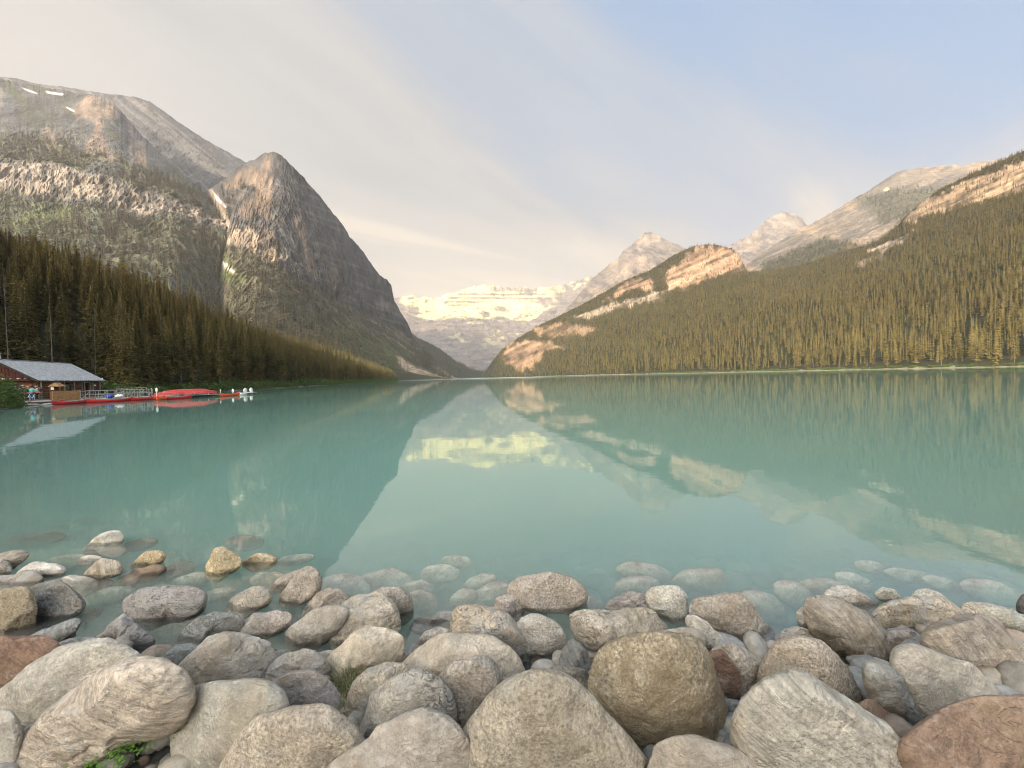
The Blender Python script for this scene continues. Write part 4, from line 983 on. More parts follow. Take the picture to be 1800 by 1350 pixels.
B('rounded speckled stone behind the beige parallelogram-like block', [(530, 1084), (540, 1065), (560, 1045), (580, 1036), (600, 1037), (619, 1052), (616, 1070), (590, 1088), (560, 1092)], 'g', 'a', z=0.0)
B('oblong slanting block with a dark broken lower face', [(502, 1115), (515, 1103), (550, 1078), (580, 1065), (602, 1067), (610, 1080), (592, 1112), (575, 1130), (545, 1147), (520, 1151), (505, 1142)], 'g', 'm', facet=1.1, z=0.06)
B('cream boulder with swirling creases and a chipped corner', [(577, 1112), (580, 1090), (600, 1070), (630, 1050), (660, 1045), (688, 1058), (697, 1085), (699, 1112), (680, 1128), (640, 1138), (605, 1147), (588, 1142)], 'b', 'v', facet=0.9, z=0.07)
B('speckled grey boulder behind the cream one, edge in the water', [(645, 1052), (665, 1040), (690, 1032), (710, 1037), (721, 1055), (723, 1080), (716, 1098), (700, 1106), (670, 1104), (650, 1084)], 'g', 'a', z=0.02)
B('smooth beige boulder in front of the cream one', [(568, 1190), (580, 1165), (600, 1140), (625, 1118), (650, 1106), (680, 1104), (705, 1118), (715, 1140), (713, 1167), (690, 1186), (650, 1196), (610, 1208), (574, 1212)], 'b', 'm', z=0.12)
B('broad flat-faced grey boulder left of the mottled greenish rock', [(313, 1182), (330, 1160), (360, 1130), (390, 1119), (430, 1120), (470, 1128), (480, 1150), (477, 1187), (468, 1210), (430, 1228), (370, 1236), (322, 1232)], 'g', 'm', z=0.12)
B('mottled greenish rock with a dark chipped end', [(466, 1204), (475, 1175), (495, 1155), (530, 1141), (550, 1146), (571, 1165), (573, 1182), (560, 1198), (530, 1210), (478, 1220)], 'e', 'v', facet=.9, z=0.11)
B('reddish-grey boulder tinted pink, beside the tuft of dry grass', [(476, 1214), (490, 1195), (520, 1181), (550, 1184), (575, 1198), (600, 1230), (607, 1247), (595, 1264), (550, 1272), (510, 1266), (483, 1247)], 'p', 'm', z=0.16)
B('small green-grey stone wedged under the smooth beige boulder', [(545, 1160), (565, 1148), (590, 1144), (603, 1150), (592, 1170), (570, 1187), (553, 1182)], 'e', 'm', z=0.08)
B('rounded pale beige boulder at the bottom, second from the creviced tan one', [(305, 1275), (312, 1245), (340, 1220), (390, 1207), (450, 1206), (482, 1216), (500, 1245), (504, 1278), (492, 1332), (440, 1374), (360, 1378), (318, 1352), (307, 1312)], 'e', 'm', facet=.2)
B('broad dome-shaped beige boulder cut by the bottom edge', [(398, 1352), (420, 1310), (460, 1272), (510, 1252), (560, 1250), (590, 1265), (615, 1290), (631, 1322), (622, 1370), (540, 1425), (440, 1425), (402, 1392)], 'b', 'a', facet=.3, z=.17)
B('large greenish boulder with white lichen blotches at the left', [(-12, 1242), (20, 1210), (60, 1175), (110, 1148), (160, 1135), (200, 1134), (225, 1150), (246, 1177), (232, 1232), (150, 1292), (60, 1312), (12, 1292), (-4, 1266)], 'e', 'k', facet=.3, z=0.17)
B('huge tan boulder with long crevices above the leafy green plant', [(18, 1348), (35, 1315), (80, 1265), (140, 1215), (200, 1180), (245, 1167), (290, 1172), (318, 1195), (326, 1230), (319, 1264), (290, 1288), (230, 1302), (180, 1327), (130, 1357), (80, 1378), (28, 1374)], 'b', 'l', facet=.6, z=0.26)
B('pale green boulder in the bottom left corner', [(-45, 1270), (0, 1252), (20, 1252), (32, 1275), (35, 1305), (26, 1336), (0, 1362), (-45, 1362)], 'e', 'm', z=.24)
B('rust-red boulder at the left edge', [(-45, 1142), (0, 1123), (50, 1120), (95, 1126), (105, 1140), (101, 1160), (60, 1186), (25, 1210), (0, 1230), (-45, 1244)], 'r', 'l', facet=.5, z=0.14)
B('flat grey-green stone peeping out between the rust-red and lichened boulders', [(100, 1148), (105, 1130), (135, 1122), (165, 1120), (184, 1132), (177, 1152), (130, 1164), (103, 1164)], 's', 'm', z=.06)
B('dark wedge of stone under the pyramid rock', [(172, 1148), (200, 1139), (240, 1150), (276, 1162), (252, 1184), (200, 1186)], 'd', 'm', z=.05)
B('small flat-topped grey stone behind the huge tan boulder', [(238, 1168), (275, 1158), (310, 1138), (335, 1133), (349, 1142), (346, 1167), (325, 1188), (290, 1200), (250, 1190)], 's', 'm', facet=.9, z=.07)
# -- centre
B('boulder with curling ridges on its right side, by the water', [(800, 1087), (808, 1070), (830, 1062), (850, 1068), (890, 1085), (915, 1115), (921, 1145), (919, 1177), (900, 1190), (850, 1186), (815, 1144), (802, 1112)], 'b', 'v', facet=.8, z=0.09)
B('long smooth beige boulder below the one with curling ridges', [(706, 1178), (735, 1145), (765, 1125), (810, 1118), (855, 1122), (885, 1140), (905, 1165), (913, 1192), (890, 1218), (840, 1230), (770, 1230), (718, 1204)], 'b', 'm', facet=.25, z=0.13)
B('egg-shaped grey boulder leaning against the long beige one', [(766, 1217), (775, 1190), (800, 1170), (835, 1160), (862, 1165), (876, 1190), (871, 1230), (851, 1267), (822, 1293), (800, 1284), (778, 1257)], 'g', 'a', facet=.3, z=.19)
B('beige boulder behind the pale scratched one, touching the dry grass', [(616, 1242), (625, 1205), (650, 1180), (680, 1169), (715, 1173), (737, 1190), (722, 1222), (682, 1254), (645, 1274), (623, 1272)], 'b', 'v', facet=.3, z=.15)
B('pale boulder covered with fine scratches, lower centre', [(630, 1298), (640, 1270), (660, 1225), (690, 1198), (725, 1187), (755, 1190), (781, 1215), (791, 1250), (786, 1288), (742, 1314), (680, 1326), (637, 1316)], 'e', 'v', facet=.4, z=.20)
B('wide grey boulder at the bottom in front of the pale scratched one', [(572, 1364), (610, 1325), (660, 1290), (710, 1262), (760, 1251), (797, 1262), (822, 1295), (827, 1342), (816, 1402), (720, 1434), (620, 1424)], 'g', 'm', facet=.3, z=.25)
B('huge triangular beige boulder at the bottom centre', [(820, 1312), (845, 1270), (880, 1225), (920, 1195), (965, 1186), (1000, 1200), (1040, 1245), (1085, 1295), (1122, 1345), (1134, 1400), (1040, 1455), (900, 1455), (828, 1402)], 'b', 'a', facet=.4, z=.24)
B('huge rounded ochre-stained granite boulder right of centre', [(1034, 1207), (1045, 1165), (1075, 1135), (1120, 1120), (1175, 1120), (1215, 1135), (1241, 1175), (1261, 1250), (1275, 1302), (1272, 1342), (1220, 1354), (1150, 1342), (1088, 1294), (1048, 1252)], 't', 'o', facet=.35, z=.17)
B('grey boulder at the bottom edge in front of the ochre one', [(1136, 1354), (1155, 1310), (1185, 1293), (1230, 1298), (1290, 1320), (1334, 1357), (1334, 1404), (1230, 1424), (1146, 1404)], 'g', 'm', facet=.3, z=.27)
B('large oval stone with a saddle on top, resting in dark water', [(894, 1037), (905, 1020), (925, 1013), (945, 1013), (970, 1009), (1000, 1016), (1022, 1032), (1030, 1045), (1018, 1062), (990, 1075), (950, 1075), (915, 1067), (899, 1053)], 'g', 'a', 1070, facet=.3)
B('small upright oval stone just below the saddle-backed one', [(865, 1072), (875, 1048), (893, 1042), (910, 1052), (919, 1075), (913, 1091), (898, 1096), (877, 1092)], 'g', 'a', z=.01)
B('round whitish veined stone over a black gap', [(907, 1104), (920, 1088), (945, 1081), (965, 1090), (985, 1108), (991, 1130), (981, 1156), (960, 1166), (935, 1157), (917, 1132)], 'w', 'v', facet=.7, z=.08)
B('small dark grey conical stone left of the ochre boulder', [(984, 1168), (990, 1145), (1003, 1130), (1018, 1133), (1031, 1150), (1042, 1180), (1022, 1204), (988, 1199)], 'd', 'l', facet=.8, z=.10)
B('flat-topped beige boulder directly behind the ochre one', [(1001, 1106), (1005, 1080), (1025, 1070), (1060, 1072), (1100, 1072), (1135, 1075), (1157, 1095), (1180, 1115), (1168, 1134), (1120, 1132), (1060, 1146), (1038, 1162), (1018, 1142)], 'b', 'v', facet=.9, z=0.08)
B('pinkish stone rising behind the flat-topped beige boulder', [(1066, 1072), (1080, 1055), (1105, 1042), (1130, 1045), (1150, 1065), (1158, 1092), (1120, 1096), (1078, 1088)], 'p', 'v', facet=.8, z=0.02)
B('pale rounded stone right of the pinkish one', [(1137, 1050), (1145, 1036), (1165, 1032), (1190, 1034), (1206, 1052), (1211, 1075), (1206, 1091), (1185, 1095), (1160, 1084), (1144, 1067)], 'w', 'a', 1086, facet=.4)
B('small smooth block wedged behind the red-brown stone', [(1168, 1112), (1195, 1104), (1222, 1107), (1237, 1120), (1237, 1147), (1225, 1158), (1190, 1154), (1168, 1144)], 'g', 'm', facet=.6, z=.06)
B('narrow pale wedge of stone slanting towards the water', [(1202, 1086), (1215, 1079), (1240, 1095), (1270, 1120), (1302, 1150), (1292, 1168), (1250, 1154), (1223, 1122)], 'w', 'l', facet=.9, z=.04, deep=.6)
B('grey stone right of the small red-brown block', [(1238, 1168), (1260, 1140), (1290, 1135), (1330, 1158), (1357, 1165), (1347, 1197), (1320, 1218), (1290, 1225), (1253, 1208)], 'g', 'a', facet=.6, z=.10)
B('small red-brown block with a dark groove', [(1223, 1162), (1245, 1152), (1270, 1145), (1286, 1165), (1302, 1195), (1304, 1220), (1285, 1232), (1255, 1225), (1233, 1192)], 'r', 'l', facet=1.1, z=.15)
B('dark squarish stone in the gap right of the ochre boulder', [(1246, 1236), (1280, 1229), (1312, 1238), (1316, 1266), (1290, 1282), (1256, 1276)], 'd', 'm', z=.08)
B('broad flat stone tilted into the water right of centre', [(1216, 1071), (1230, 1055), (1270, 1048), (1300, 1047), (1325, 1065), (1350, 1100), (1363, 1128), (1351, 1143), (1310, 1137), (1260, 1112), (1224, 1090)], 'g', 'a', 1112, facet=.8, deep=.55)
B('small brownish stone left of the huge triangular boulder', [(868, 1217), (880, 1195), (905, 1187), (927, 1190), (922, 1217), (890, 1244), (870, 1244)], 'u', 'm', z=.12)
B('smooth brownish stone hidden between the triangular and ochre boulders', [(946, 1192), (980, 1175), (1020, 1178), (1044, 1200), (1052, 1242), (1010, 1246), (966, 1218)], 'u', 'a', z=.12)
B('small whitish stone in the pool left of the curling ridges', [(722, 1150), (730, 1132), (750, 1112), (770, 1105), (790, 1107), (802, 1120), (795, 1142), (760, 1158)], 'w', 'v', 1128, facet=.6)
B('small black-topped stone barely breaking the pool', [(722, 1108), (732, 1090), (750, 1086), (770, 1087), (790, 1094), (788, 1112), (755, 1122)], 'd', 'm', 1092)
# -- right
B('beige boulder with a pitted face behind the huge pale-green one', [(1340, 1192), (1350, 1165), (1372, 1132), (1400, 1126), (1445, 1132), (1475, 1155), (1500, 1190), (1514, 1227), (1507, 1252), (1470, 1256), (1400, 1241), (1348, 1219)], 'b', 'a', facet=.6, z=.13)
B('huge pale green-white boulder with fine parallel grain', [(1299, 1272), (1310, 1235), (1345, 1205), (1385, 1193), (1420, 1200), (1455, 1222), (1500, 1245), (1550, 1280), (1595, 1325), (1628, 1372), (1604, 1434), (1480, 1455), (1356, 1414), (1312, 1342)], 'e', 'l', facet=.35, z=.25)
B('brown strongly grained boulder leaning by the water at right', [(1416, 1077), (1418, 1055), (1440, 1051), (1480, 1058), (1520, 1080), (1555, 1115), (1570, 1145), (1561, 1167), (1530, 1175), (1500, 1171), (1463, 1148), (1433, 1112)], 'u', 'l', facet=.8, z=.10)
B('narrow grey slate stone split by a dark facet', [(1518, 1182), (1535, 1168), (1565, 1175), (1590, 1190), (1607, 1230), (1640, 1272), (1612, 1299), (1573, 1284), (1543, 1253), (1528, 1217)], 's', 'm', facet=1.2, z=.14)
B('smooth pale boulder above the red-brown one at right', [(1571, 1162), (1580, 1140), (1610, 1140), (1660, 1152), (1705, 1175), (1745, 1210), (1774, 1242), (1742, 1268), (1680, 1282), (1638, 1277), (1608, 1243), (1583, 1197)], 'e', 'm', facet=.3, z=.17)
B('large smooth red-brown boulder in the bottom right corner', [(1584, 1312), (1620, 1285), (1670, 1250), (1730, 1234), (1800, 1240), (1856, 1270), (1866, 1352), (1804, 1424), (1680, 1424), (1606, 1364)], 'n', 'm', facet=.4, z=.26)
B('large brownish boulder with a long ledge at the right edge', [(1623, 1127), (1640, 1105), (1680, 1088), (1715, 1083), (1750, 1100), (1800, 1140), (1856, 1182), (1846, 1230), (1790, 1226), (1740, 1204), (1700, 1174), (1637, 1151)], 'u', 'l', facet=.7, z=.12)
B('wide pale boulder with a shadowed undercut, right shallows', [(1536, 1087), (1545, 1070), (1575, 1058), (1620, 1050), (1655, 1055), (1680, 1070), (1698, 1083), (1672, 1098), (1635, 1120), (1600, 1114), (1558, 1110), (1543, 1097)], 'b', 'v', facet=.7, z=.05)
B('whitish elongated stone behind the brown grained boulder', [(1449, 1046), (1462, 1031), (1490, 1032), (1520, 1048), (1545, 1068), (1542, 1082), (1510, 1084), (1468, 1068)], 'w', 'a', z=.0)
B('small almond-shaped white stone alone in the right shallows', [(1537, 1041), (1552, 1033), (1570, 1037), (1586, 1052), (1576, 1060), (1555, 1057), (1541, 1050)], 'w', 'a', 1057)
B('white stone behind the wide pale boulder at right', [(1599, 1049), (1608, 1038), (1635, 1036), (1655, 1045), (1673, 1062), (1657, 1076), (1618, 1064)], 'w', 'a', 1062)
B('round beige stone with a ringed top near the right edge', [(1686, 1077), (1700, 1062), (1725, 1062), (1750, 1075), (1778, 1097), (1784, 1118), (1740, 1110), (1697, 1094)], 'b', 'v', z=.04)
B('long stone with a white patch at the right edge', [(1712, 1061), (1740, 1061), (1790, 1078), (1845, 1100), (1838, 1134), (1790, 1130), (1750, 1104)], 'w', 'v', z=.0)
B('black rounded stone on the right edge at the waterline', [(1788, 1062), (1800, 1046), (1834, 1045), (1846, 1080), (1806, 1088), (1791, 1077)], 'k', 'a', 1082)
B('small wood-like striped stone under the wide pale boulder', [(1553, 1122), (1570, 1109), (1600, 1110), (1628, 1125), (1626, 1145), (1590, 1150), (1560, 1144)], 'u', 'l', z=.06)
B('small stone tucked behind the pitted beige boulder', [(1366, 1127), (1378, 1108), (1400, 1104), (1425, 1110), (1438, 1130), (1400, 1144), (1373, 1142)], 'g', 'v', z=.04)
B('little white stone touching the brown grained boulder on its left', [(1399, 1079), (1412, 1067), (1432, 1070), (1442, 1092), (1426, 1111), (1407, 1103)], 'w', 'm', z=.03)
B('dark red-brown stone deep between the slate and pale green boulders', [(1508, 1244), (1530, 1230), (1560, 1250), (1602, 1290), (1604, 1320), (1570, 1310), (1528, 1280)], 'n', 'm', z=.08)
B('grey stone peeping out above the red-brown corner boulder', [(1766, 1238), (1790, 1227), (1834, 1229), (1846, 1264), (1790, 1266)], 'g', 'm', z=.15)
# -- stones lying under the milky water
SUB = [('pale oval stone under water behind the speckled rounded one', E(607, 1037, 88, 52, -8), 'b', -.04), ('broad pinkish stone under water at the centre left', [(634, 1021), (650, 1008), (690, 1001), (715, 1012), (728, 1030), (712, 1046), (660, 1051), (640, 1040)], 'p', -.05),
       ('small sunken stone right against the pinkish one', E(738, 1034, 50, 26, -10), 'p', -.07), ('faint round stone deep under water left of centre', E(772, 1009, 66, 30, 0), 'b', -.10),
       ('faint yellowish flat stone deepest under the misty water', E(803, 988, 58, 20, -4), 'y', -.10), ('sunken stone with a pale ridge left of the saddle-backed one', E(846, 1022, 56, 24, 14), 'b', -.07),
       ('smooth sunken stone touching the small upright oval one', E(866, 1048, 74, 42, 18), 'b', -.03), ('sunken oval stone near the small upright one, farther left', E(815, 1051, 50, 28, 16), 'g', -.05),
       ('sunken pale slab right of the speckled grey boulder', E(742, 1060, 52, 44, -30), 'b', -.06), ('sunken stone between the black-topped one and curling ridges', E(783, 1090, 50, 30, 8), 'g', -.03),
       ('elongated pinkish stone under water right of centre', [(1083, 1001), (1110, 989), (1150, 993), (1184, 1010), (1182, 1029), (1140, 1024), (1098, 1013)], 'p', -.06), ('sunken stone just behind the pinkish stone rising from water', E(1118, 1031, 76, 34, 4), 'g', -.04),
       ('sunken angular stone with a broken face right of centre', E(1228, 1020, 92, 42, 6), 'b', -.05), ('sunken stone left of the flat-topped beige boulder', E(1030, 1064, 62, 36, -20), 'b', -.05),
       ('large pale flat slab under water right of the tilted flat stone', E(1338, 1078, 96, 66, -38), 'b', -.07), ('long sunken stone with a crease behind the little white one', E(1405, 1052, 96, 40, -32), 'g', -.05),
       ('broad sunken pale stone behind the whitish elongated one', E(1450, 1037, 100, 34, -8), 'b', -.09), ('broad sunken stone with a dark tip near the right edge', E(1752, 1044, 130, 40, -16), 'g', -.05),
       ('faint wide stone deep under water at the right', E(1600, 1013, 100, 22, -10), 'w', -.12), ('faint pale stone deep under water, far out at the right', E(1530, 997, 60, 20, -12), 'w', -.13),
       ('sunken stone in front of the small almond-shaped one', E(1500, 1022, 70, 24, -18), 'b', -.12), ('faint slab under water out past the right golden reflections', E(1660, 1027, 80, 20, -16), 'w', -.11),
       ('teal-tinted slab under water behind the pale flat-topped stone', E(115, 988, 84, 22, 10), 's', -.09), ('brown flat stone under water below the farthest white stone', E(178, 976, 100, 22, 10), 'n', -.08),
       ('large dim stone under water near the left edge', E(60, 950, 120, 22, 8), 'n', -.12), ('dim sunken stone between the golden pair and the tilted boulder', E(470, 1018, 60, 24, 6), 'e', -.08),
       ('olive sunken stone left below the golden upright stone', E(335, 1022, 70, 26, 14), 'e', -.08), ('dark green sunken stone under the rough layered boulder', E(330, 1108, 150, 34, 14), 'e', -.03),
       ('sunken grey stone between half-sunk pale stone and golden upright', E(385, 1046, 60, 22, 16), 'e', -.07), ('dim stone under water beside the tilted upright boulder top', E(520, 984, 66, 18, 8), 'e', -.10),
       ('brown sunken stone left of the low tip in the left shallows', E(245, 958, 70, 18, 12), 'n', -.10)]
for lb, po, c_, z_ in SUB:
    _o = B(lb, po, {'g': 'w', 'b': 'w', 's': 'g', 'e': 'b'}.get(c_, c_), 'm', None, z_ * .38, facet=.4, deep=.55, sub=True)
    if c_ != 'n': _o.color = (.58, .52, .42, 1)

# ------------------------------------------------------------------ cobbles and gravel that fill the gaps
def build_gravel(name, n, box, smin, smax, seed, cols, lift=0.3, level=2, bed=False):
    r = np.random.default_rng(seed); V0, F0 = ico(level); VS, FS, CS = [], [], []
    x = r.uniform(box[0], box[1], n); y = r.uniform(box[2], box[3], n); z = ground_z(x, y); s = smin * (smax / smin) ** r.random(n)
    if bed: ok = z + s * 0.95 < -0.17; x, y, z, s = x[ok], y[ok], z[ok], s[ok]; n = len(x)
    for i in range(n):
        sc = s[i] * np.array([r.uniform(.8, 1.3), r.uniform(.7, 1.1), r.uniform(.55, .85)]); q_ = r.normal(size=(5, 3)); q_ /= np.linalg.norm(q_, axis=1)[:, None]; cut = np.min(np.minimum(1, 0.72 / np.maximum(V0 @ q_.T, .01)), 1); v = V0 * cut[:, None] * (1 + 0.14 * np.sin(V0 @ r.normal(size=3) * 2.2 + r.uniform(0, 6)))[:, None] * sc
        a = r.uniform(0, 6.28); c, s_ = math.cos(a), math.sin(a); v = np.stack([v[:, 0] * c - v[:, 1] * s_, v[:, 0] * s_ + v[:, 1] * c, v[:, 2]], 1)
        VS.append(v + (x[i], y[i], z[i] + s[i] * lift)); FS.append(F0 + i * len(V0)); k = np.array(cols[r.integers(len(cols))]) * r.uniform(.7, 1.15); CS.append(np.repeat(k[None], len(V0), 0))
    me = npmesh(name, np.concatenate(VS), np.concatenate(FS), np.concatenate(CS)); tag(link(name, me, M_gravel), kind='stuff')
M_gravel = terrain_mat('wet_cobbles', 30, 8, 0.006, 1, 0.35)
gc = [(.20, .185, .155), (.24, .22, .17), (.15, .14, .12), (.20, .14, .10), (.26, .25, .21)]
build_gravel('beach_cobbles', 1700, (-3.4, 3.4, 0.45, 2.5), .018, .060, 5, gc)
build_gravel('gap_cobbles', 520, (-3.6, 3.6, 0.9, 2.35), .045, .10, 15, [(.42, .38, .31), (.36, .33, .27), (.46, .41, .32), (.36, .29, .22), (.30, .29, .26)], 0.55, 3)
build_gravel('lake_bed_stones', 1000, (-7, 6, 2.2, 5.5), .06, .15, 6, [(.34, .31, .25), (.28, .25, .20), (.38, .33, .26), (.24, .22, .18)], 0.25, 3, True)
build_gravel('shore_stones', 1400, (-58, -40, 30, 46), .06, .28, 8, [(.36, .33, .27), (.28, .25, .21)], 0.3, 2) if False else None
# ------------------------------------------------------------------ mesh builder for small built things
class MB:
    def __init__(s): s.bm = bmesh.new()
    def box(s, c, size, rz=0.0, rx=0.0, ry=0.0):
        m = Matrix.Translation(c) @ Matrix.Rotation(rz, 4, 'Z') @ Matrix.Rotation(ry, 4, 'Y') @ Matrix.Rotation(rx, 4, 'X') @ Matrix.Diagonal((size[0], size[1], size[2], 1))
        bmesh.ops.create_cube(s.bm, size=1, matrix=m); return s
    def bar(s, a, b, r, n=7, r2=None):
        a, b = Vector(a), Vector(b); d = b - a
        m = Matrix.Translation((a + b) / 2) @ d.to_track_quat('Z', 'Y').to_matrix().to_4x4()
        bmesh.ops.create_cone(s.bm, cap_ends=True, segments=n, radius1=r, radius2=r if r2 is None else r2, depth=d.length, matrix=m); return s
    def ball(s, c, r, sz=(1, 1, 1), n=2):
        m = Matrix.Translation(c) @ Matrix.Diagonal((sz[0] * r, sz[1] * r, sz[2] * r, 1)); bmesh.ops.create_icosphere(s.bm, subdivisions=n, radius=1, matrix=m); return s
    def poly(s, pts, th=None):
        vs = [s.bm.verts.new(p) for p in pts]; f = s.bm.faces.new(vs)
        if th is not None:
            r = bmesh.ops.extrude_face_region(s.bm, geom=[f]); bmesh.ops.translate(s.bm, vec=th, verts=[v for v in r['geom'] if isinstance(v, bmesh.types.BMVert)])
        return s
    def build(s, name, mat, parent=None, smooth=False):
        bmesh.ops.recalc_face_normals(s.bm, faces=s.bm.faces); me = bpy.data.meshes.new(name); s.bm.to_mesh(me); s.bm.free()
        if smooth: me.polygons.foreach_set('use_smooth', [True] * len(me.polygons))
        return link(name, me, mat, parent)

M_log = simple('brown_logs', (0.17, 0.078, 0.042), 0.8, 0.5, 6, bump=.01); M_board = simple('dark_red_boards', (0.13, 0.042, 0.026), 0.8, 0.4, 5)
M_ply = simple('orange_plywood', (0.26, 0.115, 0.040), 0.7, 0.3, 3); M_trim = simple('dark_trim', (0.055, 0.045, 0.038), 0.7, 0.3, 5); M_tan = simple('tan_planks', (0.36, 0.22, 0.09), 0.75, 0.3, 4)
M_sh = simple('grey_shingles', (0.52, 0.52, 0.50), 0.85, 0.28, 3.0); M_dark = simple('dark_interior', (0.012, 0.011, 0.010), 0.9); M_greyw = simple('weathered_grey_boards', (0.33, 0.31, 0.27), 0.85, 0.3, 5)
M_white = simple('white_paint', (0.75, 0.75, 0.72), 0.5, 0.08, 5); M_red = simple('red_canoe_paint', (0.50, 0.018, 0.016), 0.42, 0.15, 3); M_redf = simple('faded_red_canoe', (0.56, 0.070, 0.060), 0.5, 0.25, 2.0)
M_orange = simple('orange_plastic', (0.75, 0.10, 0.02), 0.4, 0.1); M_metal = simple('galvanised_metal', (0.36, 0.355, 0.34), 0.4, 0.15, 6, 0.6); M_blue = simple('blue_tarp', (0.02, 0.07, 0.42), 0.5, 0.3, 6)
M_window = simple('window_glass', (0.02, 0.022, 0.022), 0.1); M_post = simple('pale_post', (0.30, 0.24, 0.17), 0.8, 0.3)
M_black = simple('black_rubber', (0.02, 0.02, 0.02), 0.6)

# ------------------------------------------------------------------ log boathouse with a grey shingle roof
def build_boathouse():
    A = Vector((-56.3, 44.0, 0)); u = Vector((-0.37, 0.93, 0)).normalized(); n = Vector((-u.y, u.x, 0)); L, Wd, EZ, RZ = 11.9, 7.2, 2.72, 5.22
    rz = math.atan2(u.y, u.x); root = empty('log_boathouse', (A.x, A.y, 0), rz)          # local x along the long wall, local y towards the land
    tag(root, 'brown log boathouse with a grey shingle roof on the left shore', 'building')
    F0 = 0.30; ov = 0.55
    wallm = MB().box((L / 2, Wd - ov, 1.55), (L - 2 * ov, .12, 2.5)).box((L / 2, Wd / 2, 2.62), (L - 1.4, Wd - 1.4, .04)); wallm.build('back_wall', M_log, root)
    MB().box((L / 2, Wd / 2, F0 - .08), (L - .9, Wd - .9, .16)).build('floor', M_greyw, root)
    # long wall of stacked logs with a window and a doorway; spans along x
    op = [(ov, 4.2), (6.1, 8.1), (9.6, L - ov)]
    lr = .135; nl = 9
    for k in range(nl):
        z = F0 + lr + k * 2 * lr * .96
        if k in (0, 1, 2, 3) : spans = [(ov, 6.0 if k < 4 else 4.2), (6.1, 8.1), (9.6, L - ov)]
        else: spans = op
        if k == nl - 1: spans = [(ov, L - ov)]
        for a, b in spans: MB().bar((a - .12, ov + random.uniform(-.012, .012), z), (b + .12, ov, z), lr * random.uniform(.93, 1.04), 8).build('log', M_log, root, True)
        for a, b in (((ov, ov), (ov, Wd - ov)), ((L - ov, ov), (L - ov, Wd - ov))):
            MB().bar((a[0], a[1] - .22, z + lr), (b[0], b[1] + .2, z + lr), lr, 8).build('log', M_log, root, True)
    w = MB().box((5.15, ov - .16, 1.65), (1.95, .06, 1.0)).build('window', M_post, root); MB().box((5.15, ov - .20, 1.65), (1.75, .03, .82)).build('pane', M_window, w)
    d = MB().box((8.05, ov - .17, 1.35), (.12, .10, 2.1)).box((9.65, ov - .17, 1.35), (.12, .10, 2.1)).box((8.85, ov - .17, 2.42), (1.6, .10, .12)).build('door_frame', M_post, root)
    MB().box((8.85, ov + 2.2, 1.35), (1.7, .05, 2.2)).build('doorway', M_dark, d)
    for x in (.6, 4.3, 6.05, 8.0, 9.7, 11.2): MB().bar((x, .12, F0), (x, .12, EZ), .065, 7).build('porch_post', M_post, root, True)
    # gable ends of upright boards over a log beam, plywood panels below
    for gx, sg in ((ov - .03, -1), (L - ov + .03, 1)):
        nb = 22
        for k in range(nb):
            y0 = .45 + (Wd - .9) * k / nb; yc = y0 + (Wd - .9) / nb / 2; zt = EZ + (RZ - EZ) * (1 - abs(yc - Wd / 2) / (Wd / 2)) - .12
            if zt > EZ + .12: MB().box((gx + sg * random.uniform(0, .02), yc, (EZ + .12 + zt) / 2), (.04, (Wd - .9) / nb * .88, zt - EZ - .12)).build('gable_board', M_board, root)
    g = MB().bar((ov - .30, .1, EZ + .02), (ov - .30, Wd - .1, EZ + .02), .11, 8); g.build('tie_beam', M_log, root, True)
    for k in range(11): MB().bar((ov - .55, .5 + k * .62, EZ + .22), (ov + .1, .5 + k * .62, EZ + .22), .075, 8).build('joist_end', M_white if k % 2 == 0 else M_greyw, root, True)
    MB().box((ov - .20, 1.3, 1.75), (.05, 1.1, 1.0)).build('plywood_panel', M_ply, root); MB().box((ov - .20, 4.6, 1.75), (.05, 1.9, 1.0)).build('plywood_panel', M_ply, root)
    MB().box((ov - .21, 2.55, 1.55), (.04, 1.0, 1.5)).build('dark_opening', M_dark, root)
    # roof: two slopes of shingles in courses, rake boards, ridge
    roof = MB()
    hw = Wd / 2; sl = math.atan2(RZ - EZ, hw); SL = math.hypot(RZ - EZ, hw)
    for sg in (-1, 1):
        yc = hw + sg * hw / 2
        roof.box((L / 2, yc, (EZ + RZ) / 2 - .03), (L + .2, SL + .12, .07), 0, -sg * sl)
    rf = roof.build('roof', M_trim, root)
    cs, sn_ = math.cos(sl), math.sin(sl)
    V = []; Fs = []; r = np.random.default_rng(4); courses = 24
    for sg in (-1, 1):
        for c in range(courses):
            s0 = SL * c / courses - .06; s1 = SL * (c + 1.35) / courses; x = -.12
            while x < L + .1:
                wd = r.uniform(.13, .30); lift = .020 + r.uniform(0, .018); j = r.uniform(-.03, .03); x2 = min(x + wd - .012, L + .14); k = len(V)
                for (s, zz) in ((s0 + j, lift + .02), (min(s1, SL), .012)):
                    for X in (x, x2):
                        yy = (hw + sg * (hw + .06)) - sg * s * cs - 0 * sg; z = EZ - .03 + s * sn_
                        V.append((X, yy + sg * zz * sn_, z + zz * cs))
                for (s, zz) in ((s0 + j, -.005),):
                    for X in (x, x2): V.append((X, (hw + sg * (hw + .06)) - sg * s * cs + sg * zz * sn_, EZ - .03 + s * sn_ + zz * cs))
                Fs.append((k, k + 1, k + 3, k + 2)); Fs.append((k, k + 1, k + 5, k + 4)); x += wd
    sh = link('shingles', npmesh('shingles', V, Fs, smooth=False), M_sh, rf); sh['kind'] = 'stuff'
    rk = MB()
    for X in (-.16, L + .16):
        for sg in (-1, 1): rk.box((X, hw + sg * hw / 2, (EZ + RZ) / 2 - .07), (.05, SL + .2, .20), 0, -sg * sl)
    rk.box((L / 2, -.08, EZ - .10), (L + .3, .05, .14)); rk.build('rake_board', M_trim, rf)
